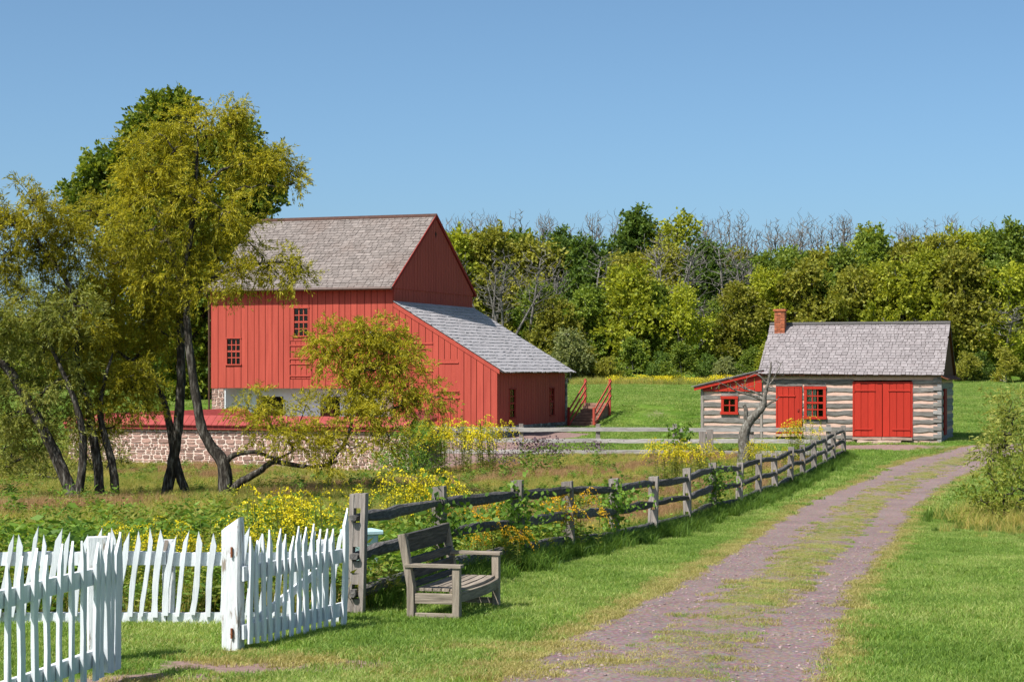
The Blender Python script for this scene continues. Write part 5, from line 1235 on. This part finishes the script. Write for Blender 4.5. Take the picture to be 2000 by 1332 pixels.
def scatter(name, protos_, X, Y, sc, label, cat, zoff=0.0):
    n = len(X); rng = np.random.default_rng(len(name) * 7 + n)
    me = bpy.data.meshes.new(name); me.vertices.add(n); me.vertices.foreach_set('co', np.stack([X, Y, g(X, Y) + zoff], -1).astype(np.float32).ravel())
    at = me.attributes.new('rot', 'FLOAT_VECTOR', 'POINT'); at.data.foreach_set('vector', np.stack([rng.normal(0, .05, n), rng.normal(0, .05, n), rng.uniform(0, 6.283, n)], -1).astype(np.float32).ravel())
    at = me.attributes.new('sc', 'FLOAT', 'POINT'); at.data.foreach_set('value', np.asarray(sc, np.float32))
    at = me.attributes.new('pick', 'INT', 'POINT'); at.data.foreach_set('value', rng.integers(0, len(protos_), n).astype(np.int32))
    o = bpy.data.objects.new(name, me); COL.objects.link(o); tag(o, label, cat, kind='stuff')
    ng = bpy.data.node_groups.new(name, 'GeometryNodeTree'); ng.interface.new_socket('Geometry', in_out='INPUT', socket_type='NodeSocketGeometry'); ng.interface.new_socket('Geometry', in_out='OUTPUT', socket_type='NodeSocketGeometry')
    N = ng.nodes.new; gi = N('NodeGroupInput'); go = N('NodeGroupOutput'); iop = N('GeometryNodeInstanceOnPoints'); jn = N('GeometryNodeJoinGeometry')
    for p in reversed(protos_):
        oi = N('GeometryNodeObjectInfo'); oi.inputs['Object'].default_value = p; oi.inputs['As Instance'].default_value = True; ng.links.new(oi.outputs['Geometry'], jn.inputs[0])
    def attr(nm, ty):
        a = N('GeometryNodeInputNamedAttribute'); a.data_type = ty; a.inputs['Name'].default_value = nm; return a.outputs[0]
    er = N('FunctionNodeEulerToRotation'); ng.links.new(attr('rot', 'FLOAT_VECTOR'), er.inputs[0])
    ng.links.new(gi.outputs[0], iop.inputs['Points']); ng.links.new(jn.outputs[0], iop.inputs['Instance']); iop.inputs['Pick Instance'].default_value = True
    ng.links.new(attr('pick', 'INT'), iop.inputs['Instance Index']); ng.links.new(er.outputs[0], iop.inputs['Rotation']); ng.links.new(attr('sc', 'FLOAT'), iop.inputs['Scale'])
    ng.links.new(iop.outputs[0], go.inputs[0]); md = o.modifiers.new('scatter', 'NODES'); md.node_group = ng
    return o
def sample(n, y0, y1, rng, dens_pow=1.0, margin=380):
    n = int(n * (2000 + 2 * margin) / 2120)
    # uniform over the ground seen between two depths, a little wider than the frame
    Y = np.sqrt(rng.uniform(y0 ** 2, y1 ** 2, n)); px = rng.uniform(-margin, 2000 + margin, n); return (px - CX) / F * Y, Y
def inside_barn(X, Y):
    dx, dy = X - BO[0], Y - BO[1]; lx_ = dx * ca - dy * sa; ly_ = dx * sa + dy * ca
    dx2, dy2 = X - CO[0], Y - CO[1]; kx = dx2 * math.cos(c_) - dy2 * math.sin(c_); ky = dx2 * math.sin(c_) + dy2 * math.cos(c_)
    dw, dz = X - WA[0], Y - WA[1]; wx = dw * ca - dz * sa; wy = dw * sa + dz * ca
    yard = (wx > WT0) & (wx < WT1 + .9) & (wy > -.05) & (wy < 18)
    stp = (lx_ > -.1) & (lx_ < 1.45) & (ly_ > DS - .3) & (ly_ < DS + 2.7)
    return ((lx_ > XL_ - .2) & (lx_ < .12) & (ly_ > -.1) & (ly_ < D)) | ((kx > LX0 - .2) & (kx < .12) & (ky > -.12) & (ky < CD)) | yard | stp
rg = np.random.default_rng(5)
gp_l = [proto_obj('lawn_tuft', *blades(230, .20, .065, .0075, .8, rg), M['grass']) for _ in range(3)]
gp_f = [proto_obj('lawn_tuft_far', *blades(220, .42, .075, .016, .8, rg), M['grass']) for _ in range(3)]
gp_d = [proto_obj('dry_tuft', *blades(110, .16, .075, .0075, 1.0, rg), M['drygrass']) for _ in range(3)]
gp_k = [proto_obj('rough_tuft', *blades(90, .16, .30, .010, .75, rg), M['grassdk']) for _ in range(3)]
gp_m = [proto_obj('meadow_tuft', *blades(70, .24, .50, .011, .6, rg), M['meadow']) for _ in range(4)]
gp_r = [proto_obj('red_meadow_tuft', *blades(90, .3, .52, .009, .5, rg), M['meadowr']) for _ in range(3)]
gp_w = [proto_obj('weed', *weed_geo(9, .55, .22, (.12, .045), 16, rg), M['weed']) for _ in range(3)]
gp_y = [proto_obj('yellow_weed', *weed_geo(9, .6, .24, (.11, .035), 18, rg), M['weedy']) for _ in range(3)]
def lawn_mask(X, Y):
    m, d, dr, u = zones(X, Y); inl = (u > -.12) & (u < 1.11) & (Y < LANE_END)
    return ~m & ~inl & (d + rg.normal(0, .18, len(X)) < .3) & ~inside_barn(X, Y), dr, u
X, Y = sample(26000, 14.5, 46, rg); ok, dr, u = lawn_mask(X, Y); keep = ok & (rg.uniform(0, 1, len(X)) > dr * .75)
scatter('lawn_grass', gp_l, X[keep], Y[keep], rg.uniform(.75, 1.2, keep.sum()), 'short mown green grass beside the lane and fences', 'grass')
X, Y = sample(30000, 44, 134, rg); ok, dr, u = lawn_mask(X, Y); keep = ok & (rg.uniform(0, 1, len(X)) > dr * .6) & ~((X < -5) & (Y > 76) & (Y < 95) & (X > -14))
scatter('far_lawn_grass', gp_f, X[keep], Y[keep], rg.uniform(.8, 1.25, keep.sum()), 'mown green grass of the yard and bank behind the buildings', 'grass')
# dry grass: lane edges, lane middle, thin around bare soil
X, Y = sample(60000, 14.5, 76, rg); m, d, dr, u = zones(X, Y); nz = np.sin(X * 2.1 + Y * .7) * np.sin(Y * 1.1 - X * .6)
midk = np.clip(1.1 - np.abs(u - .52) / .20, 0, 1) * np.clip((Y - 15.8) / 3.5, .25, 1) * np.clip(.62 + .55 * nz, 0, 1)
pr = dr * .4 * ((u < -.01) | (u > 1.02)) * (Y < LANE_END); pr = np.maximum(pr, ((d > .2) & (d < .75)) * .25)
keep = (rg.uniform(0, 1, len(X)) < pr) & ~m & ~inside_barn(X, Y)
half = rg.uniform(0, 1, len(X)) < .55
scatter('dry_grass', gp_d, X[keep & half], Y[keep & half], rg.uniform(.45, .95, (keep & half).sum()), 'dry straw-coloured grass along the lane edges and middle', 'grass')
k2 = keep & ~half
scatter('lane_grass', gp_l, X[k2], Y[k2], rg.uniform(.35, .7, k2.sum()), 'thin green grass growing on the lane middle and edges', 'grass')
def lane_tufts(n, um, us, seed):
    r_ = np.random.default_rng(seed); Yl = 15.2 + (76 - 15.2) * r_.uniform(0, 1, n) ** 1.25; ul = r_.normal(um, us, n); Xl = laneXL(Yl) + ul * (laneXR(Yl) - laneXL(Yl))
    pz = np.sin(Xl * 3.1 + Yl * 1.3) * np.sin(Yl * 1.9 - Xl) + .6 * np.sin(Yl * .8 + 2); k_ = (pz + r_.normal(0, .5, n) > -.7) & (r_.uniform(0, 1, n) < np.clip((Yl - 15) / 4, .3, 1)); return Xl[k_], Yl[k_]
X, Y = lane_tufts(4200, .52, .10, 3)
scatter('lane_middle_dry_grass', gp_d, X, Y, rg.uniform(.4, .85, len(X)), 'dry yellow grass strip down the middle of the lane', 'grass', .012)
X, Y = lane_tufts(3200, .52, .085, 4)
scatter('lane_middle_grass', gp_l, X, Y, rg.uniform(.35, .75, len(X)), 'low green grass strip down the middle of the lane', 'grass', .012)
for sd_, um in ((5, -.13), (6, 1.10)):
    X, Y = lane_tufts(3600 if um < 0 else 1500, um, .045, sd_)
    scatter('lane_edge_dry_grass', gp_d, X, Y, rg.uniform(.5, 1.0, len(X)), ('dry straw-coloured grass on the lane edge beside the rail fence' if um < 0 else 'dry straw-coloured grass on the lane edge beside the open lawn'), 'grass')
r_ = np.random.default_rng(9); X = r_.uniform(-3.4, 1.2, 1500); Y = r_.uniform(15, 17.6, 1500); pz = np.sin(X * 2.2 + Y * 3) + np.sin(Y * 4.1 - X * 1.3) + r_.normal(0, .6, 1500); k_ = pz > .55
scatter('worn_lawn_grass', gp_d, X[k_], Y[k_], r_.uniform(.5, .9, k_.sum()), 'worn yellowish grass round the bare soil by the gate', 'grass')
# rough grass and weeds along the rail fence
t = rg.uniform(0, 1, 2600) ** .8; Yf = 19.8 + t * 53; Xf = fenceX(Yf) + rg.normal(.02, .22, len(Yf))
scatter('fence_line_grass', gp_k, Xf, Yf, rg.uniform(.5, 1.15, len(Yf)), 'uncut dark grass growing under the split rail fence', 'grass')
# meadow
X, Y = sample(36000, 19.2, 74.5, rg); m, d, dr, u = zones(X, Y); keep = m & ~inside_barn(X, Y)
X, Y = X[keep], Y[keep]; nz = np.sin(X * .55 + 1) * np.sin(Y * .31 + .5) + .5 * np.sin(X * 1.3 - Y * .8)
px_ = CX + F * X / Y
red = ((nz > .05) & (Y > 33) & (px_ > 850)) | ((nz > .55) & (Y > 38))
near = Y < 32
weed = (near & (rg.uniform(0, 1, len(X)) < .55)) | (rg.uniform(0, 1, len(X)) < .05)
yw = weed & (rg.uniform(0, 1, len(X)) < .45)
hs = np.clip(.85 + .35 * nz, .5, 1.25) * rg.uniform(.75, 1.2, len(X)) * np.interp(Y, [19, 26, 40, 58, 66], [.95, .9, .72, .6, .42])
scatter('meadow_grass', gp_m, X[~red & ~weed], Y[~red & ~weed], hs[~red & ~weed], 'tall yellow-green meadow grass inside the fences', 'grass')
scatter('reddish_meadow_grass', gp_r, X[red & ~weed], Y[red & ~weed], hs[red & ~weed] * .9, 'reddish brown seeding grass in the meadow', 'grass')
scatter('meadow_weeds', gp_w, X[weed & ~yw], Y[weed & ~yw], hs[weed & ~yw] * 1.15, 'dark green leafy weeds in the meadow', 'weeds')
scatter('yellowing_weeds', gp_y, X[yw], Y[yw], hs[yw] * 1.15, 'yellowing leafy weeds in the meadow', 'weeds')
# pebbles on the lane
X, Y = sample(9000, 14.5, 34, rg); u = lane_u(X, Y); keep = (u > .0) & (u < 1) & (rg.uniform(0, 1, len(X)) < .8)
pb = []
for i in range(3):
    mb = MB(); mb.tube([(0, 0, -.004), (0, 0, .006), (.002, 0, .011)], [.014, .016, .008], 6, .25); o = mb.build('pebble', M['pebble']); COL.objects.unlink(o); pb.append(o)
scatter('lane_pebbles', pb, X[keep], Y[keep], rg.uniform(.4, 1.3, keep.sum()), 'loose pinkish pebbles on the gravel lane', 'gravel', .012)

# ------------------------------------------------------------------ flowering plants
def goldenrod(seed, stems, h, rad):
    rng = np.random.default_rng(seed); A, B, C, D_, FC, FD = [], [], [], [], [], []
    for i in range(stems):
        a = rng.uniform(0, 6.28); r = rad * math.sqrt(rng.uniform(0, 1)); hh_ = h * rng.uniform(.7, 1.08); b = np.array([r * math.cos(a), r * math.sin(a), -.05])
        ln = np.array([math.cos(a), math.sin(a)]) * r * .5 + rng.normal(0, .06, 2); prev = b
        for k in range(1, 4):
            t = k / 3; q = b + np.array([ln[0] * t, ln[1] * t, hh_ * t]); A.append(prev); B.append(q); prev = q
        for k in range(26):
            t = rng.uniform(.12, .92); az = k * 2.4; C.append(b + np.array([ln[0] * t, ln[1] * t, hh_ * t])); D_.append([math.cos(az), math.sin(az), rng.uniform(-.1, .6)])
        for k in range(rng.integers(5, 8) if rng.uniform() < .5 else 0):
            t = rng.uniform(.78, 1.0); p = b + np.array([ln[0] * t, ln[1] * t, hh_ * t]); az = rng.uniform(0, 6.28); L_ = .34 * (1.25 - t) + .08
            for q in range(24):
                s_ = (q + .5) / 24 * L_ * 1.6; z = s_ * .75 - 1.7 * s_ * s_ / max(L_, .05) * .55
                FC.append(p + np.array([math.cos(az) * s_, math.sin(az) * s_, z]) + rng.normal(0, .007, 3)); FD.append(rng.normal(0, 1, 3) + np.array([0, 0, .6]))
    A, B = np.array(A), np.array(B); n = len(A); st_ = frusta(A, B, np.full(n, .006), np.full(n, .004), 3)
    return st_, leaves(np.array(C), np.array(D_), .10, .018, rng), leaves(np.array(FC), np.array(FD), .030, .022, rng)
GR = []
def gold(px, Y, sc, label, amber=False, v=None, group=None):
    v = len(GR) % 3 if v is None else v; b = gp(px, Y)
    if len(GR) < 3:
        st_, lf, fl = goldenrod(90 + len(GR), 11, 1.15, .30)
        t = thing('goldenrod', label, 'flower', b, 0, group); [o_.__setitem__('kind', 'stuff') for o_ in (npmesh('stems', st_[0], st_[1], M['stem'], t), npmesh('foliage', lf[0], lf[1], M['weedy'], t), npmesh('flower_plumes', fl[0], fl[1], M['gold'], t))]
        t.scale = (sc, sc, sc); KIDS[t.name] = list(t.children); GR.append(t); return t
    return copy_tree(GR[v], b, R.uniform(0, 6), sc, label, group, {'flower_plumes': M['golda' if amber else 'gold']})
for (pxs, Y, sc, lab, am) in (
    ((270, 305), 20.6, .74, 'small goldenrod flowering just behind the white picket fence', False), ((398, 440), 21.2, .8, 'goldenrod flowering behind the white gate post', False),
    ((525, 590, 640), 24.2, 1.05, 'goldenrod clump flowering behind the open picket gate', False), ((750, 785, 822, 850), 30.5, 1.12, 'tall bright goldenrod clump between the first two rail fence posts', False),
    ((915, 960), 28.5, .8, 'amber goldenrod behind the second rail fence post', True), ((1120, 1137), 29.6, .85, 'orange-yellow goldenrod growing through the fourth rail fence post', True),
    ((838, 858, 880, 902, 925, 948, 965), 63, 1.62, 'tall goldenrod stand at the front corner of the barn shed', False), ((1296, 1318, 1342, 1366, 1390), 57, 1.15, 'goldenrod clump in the meadow beyond the rail fence bend', False),
    ((1462, 1492, 1520), 62, 1.0, 'goldenrod at the foot of the gnarled bare tree', False), ((1562, 1580), 71.3, 1.3, 'goldenrod growing before the single red cabin door', False), ((945, 985), 25.2, .6, 'low goldenrod flowering behind the garden bench', True)):
    for px in pxs: gold(px + R.uniform(-4, 4), Y + R.uniform(-.5, .5), sc * R.uniform(.92, 1.08), lab, am, group=lab.split(' flowering')[0] + ' plants')
def plant(name, label, cat, px, Y, parts, group=None, sc=1.0):
    t = thing(name, label, cat, gp(px, Y), 0, group); t.scale = (sc, sc, sc)
    for nm, (V, F_), mt in parts: npmesh(nm, V, F_, mt, t)['kind'] = 'stuff'
    return t
rq = np.random.default_rng(8)
for px, Y, sc in ((1032, 65, 1.2), (1060, 64, 1.3), (1085, 65, 1.0), (990, 60, .9), (1160, 67, 1.0)):
    V, F_ = weed_geo(14, .85, .4, (.12, .04), 16, rq); C = np.stack([rq.normal(0, .33, 260), rq.normal(0, .33, 260), rq.uniform(.6, .98, 260)], -1)
    plant('ironweed', 'dull purple flowering ironweed clump near the cross fence', 'flower', px, Y, [('foliage', (V, F_), M['weed']), ('flower_heads', leaves(C, rq.normal(0, 1, (260, 3)), .06, .05, rq), M['purple'])], 'ironweed clumps', sc)
for px, Y, sc in ((72, 21.3, 1.0), (105, 20.8, 1.1), (150, 21.0, .9), (182, 21.6, .85)):
    plant('milkweed', 'broad-leaved green milkweed behind the white picket fence', 'plant', px, Y, [('foliage', weed_geo(5, .95, .16, (.17, .05), 18, rq), M['weed'])], 'milkweed plants', sc)
b = gp(1328, 71); V, F_ = leaves(np.stack([rq.normal(0, .22, 120), rq.normal(0, .22, 120), rq.uniform(.5, 1.35, 120)], -1), rq.normal(0, .7, (120, 3)) + np.array([0, 0, -.2]), .2, .16, rq)
t = plant('sapling', 'young sapling with big bright green leaves at the cross fence', 'plant', 1328, 71, [('foliage', (V, F_), M['weed'])]); mb = MB(); mb.tube([(0, 0, -.1), (.02, 0, .6), (0, .02, 1.2)], [.03, .02, .01], 6); mb.build('stem', M['bark'], t)
for px, Y, lab in ((862, 23.1, 'climbing vine wrapped round the second rail fence post'), (1006, 26.4, 'climbing vine wrapped round the third rail fence post'), (1200, 32.9, 'climbing vine at the foot of the fifth rail fence post'), (1395, 43.2, 'leafy bramble growing at the foot of the rail fence')):
    C = np.stack([rq.normal(.0, .13, 420), rq.normal(-.02, .16, 420), np.abs(rq.normal(.55, .32, 420))], -1)
    C2 = np.stack([rq.normal(.1, .28, 200), rq.normal(.1, .35, 200), rq.normal(.8, .12, 200)], -1)
    plant('climbing_vine', lab, 'vine', px, Y, [('foliage', leaves(np.concatenate([C, C2]), rq.normal(0, .7, (620, 3)), .08, .06, rq), M['weed'])])
# overgrown bushes at the right edge
shrub('overgrown_bush', 'overgrown olive bush leaning over the lane edge beside tall grass', 46, 1975, [(1975, 860, 45, 50), (1990, 800, 40, 35, 0, 14), (1950, 880, 30, 30, 0, 12), (2010, 900, 50, 50)], M['willowd'], 44, per=90)
shrub('overgrown_bush', 'low tangled green bush in the rough grass right of the lane', 40, 1960, [(1960, 965, 50, 42), (1925, 985, 30, 28, 0, 12), (1995, 980, 45, 45), (1985, 930, 35, 35)], M['weedy'], 45, per=70)
Xb, Yb = (rq.normal(1985, 55, 800) - CX) / F * 40, rq.normal(41.5, 2.3, 800)
okb = (lane_u(Xb * Yb / 40, Yb) > 1.15); Xb, Yb = Xb[okb], Yb[okb]
scatter('rough_grass', gp_k + gp_m, Xb * Yb / 40, Yb, rq.uniform(.35, 1.15, len(Xb)) * np.clip(1.25 - np.abs(Yb - 41.5) / 6, .4, 1), 'rough uncut grass round the bushes at the lane bend', 'grass')
# yellow flowers along the foot of the wood
pf = []
for i in range(2):
    C = np.stack([rq.normal(0, .35, 160), rq.normal(0, .35, 160), rq.uniform(.35, .75, 160)], -1); V, F_ = leaves(C, rq.normal(0, 1, (160, 3)), .09, .07, rq); pf.append(proto_obj('yellow_flowers', V, F_, M['gold']))
Xb = rq.uniform(6, 15, 46); Yb = rq.uniform(127, 130.5, 46); kk = Xb > 0
scatter('far_goldenrod', pf, Xb[kk], Yb[kk], rq.uniform(.35, .85, kk.sum()), 'distant strip of yellow goldenrod at the foot of the wood', 'flowers')
Xb = rq.uniform(4, 15, 500); Yb = rq.uniform(126.5, 131, 500)
scatter('wood_edge_grass', gp_m, Xb, Yb, rq.uniform(.6, 1.2, 500), 'tall pale grass along the foot of the wood', 'grass')
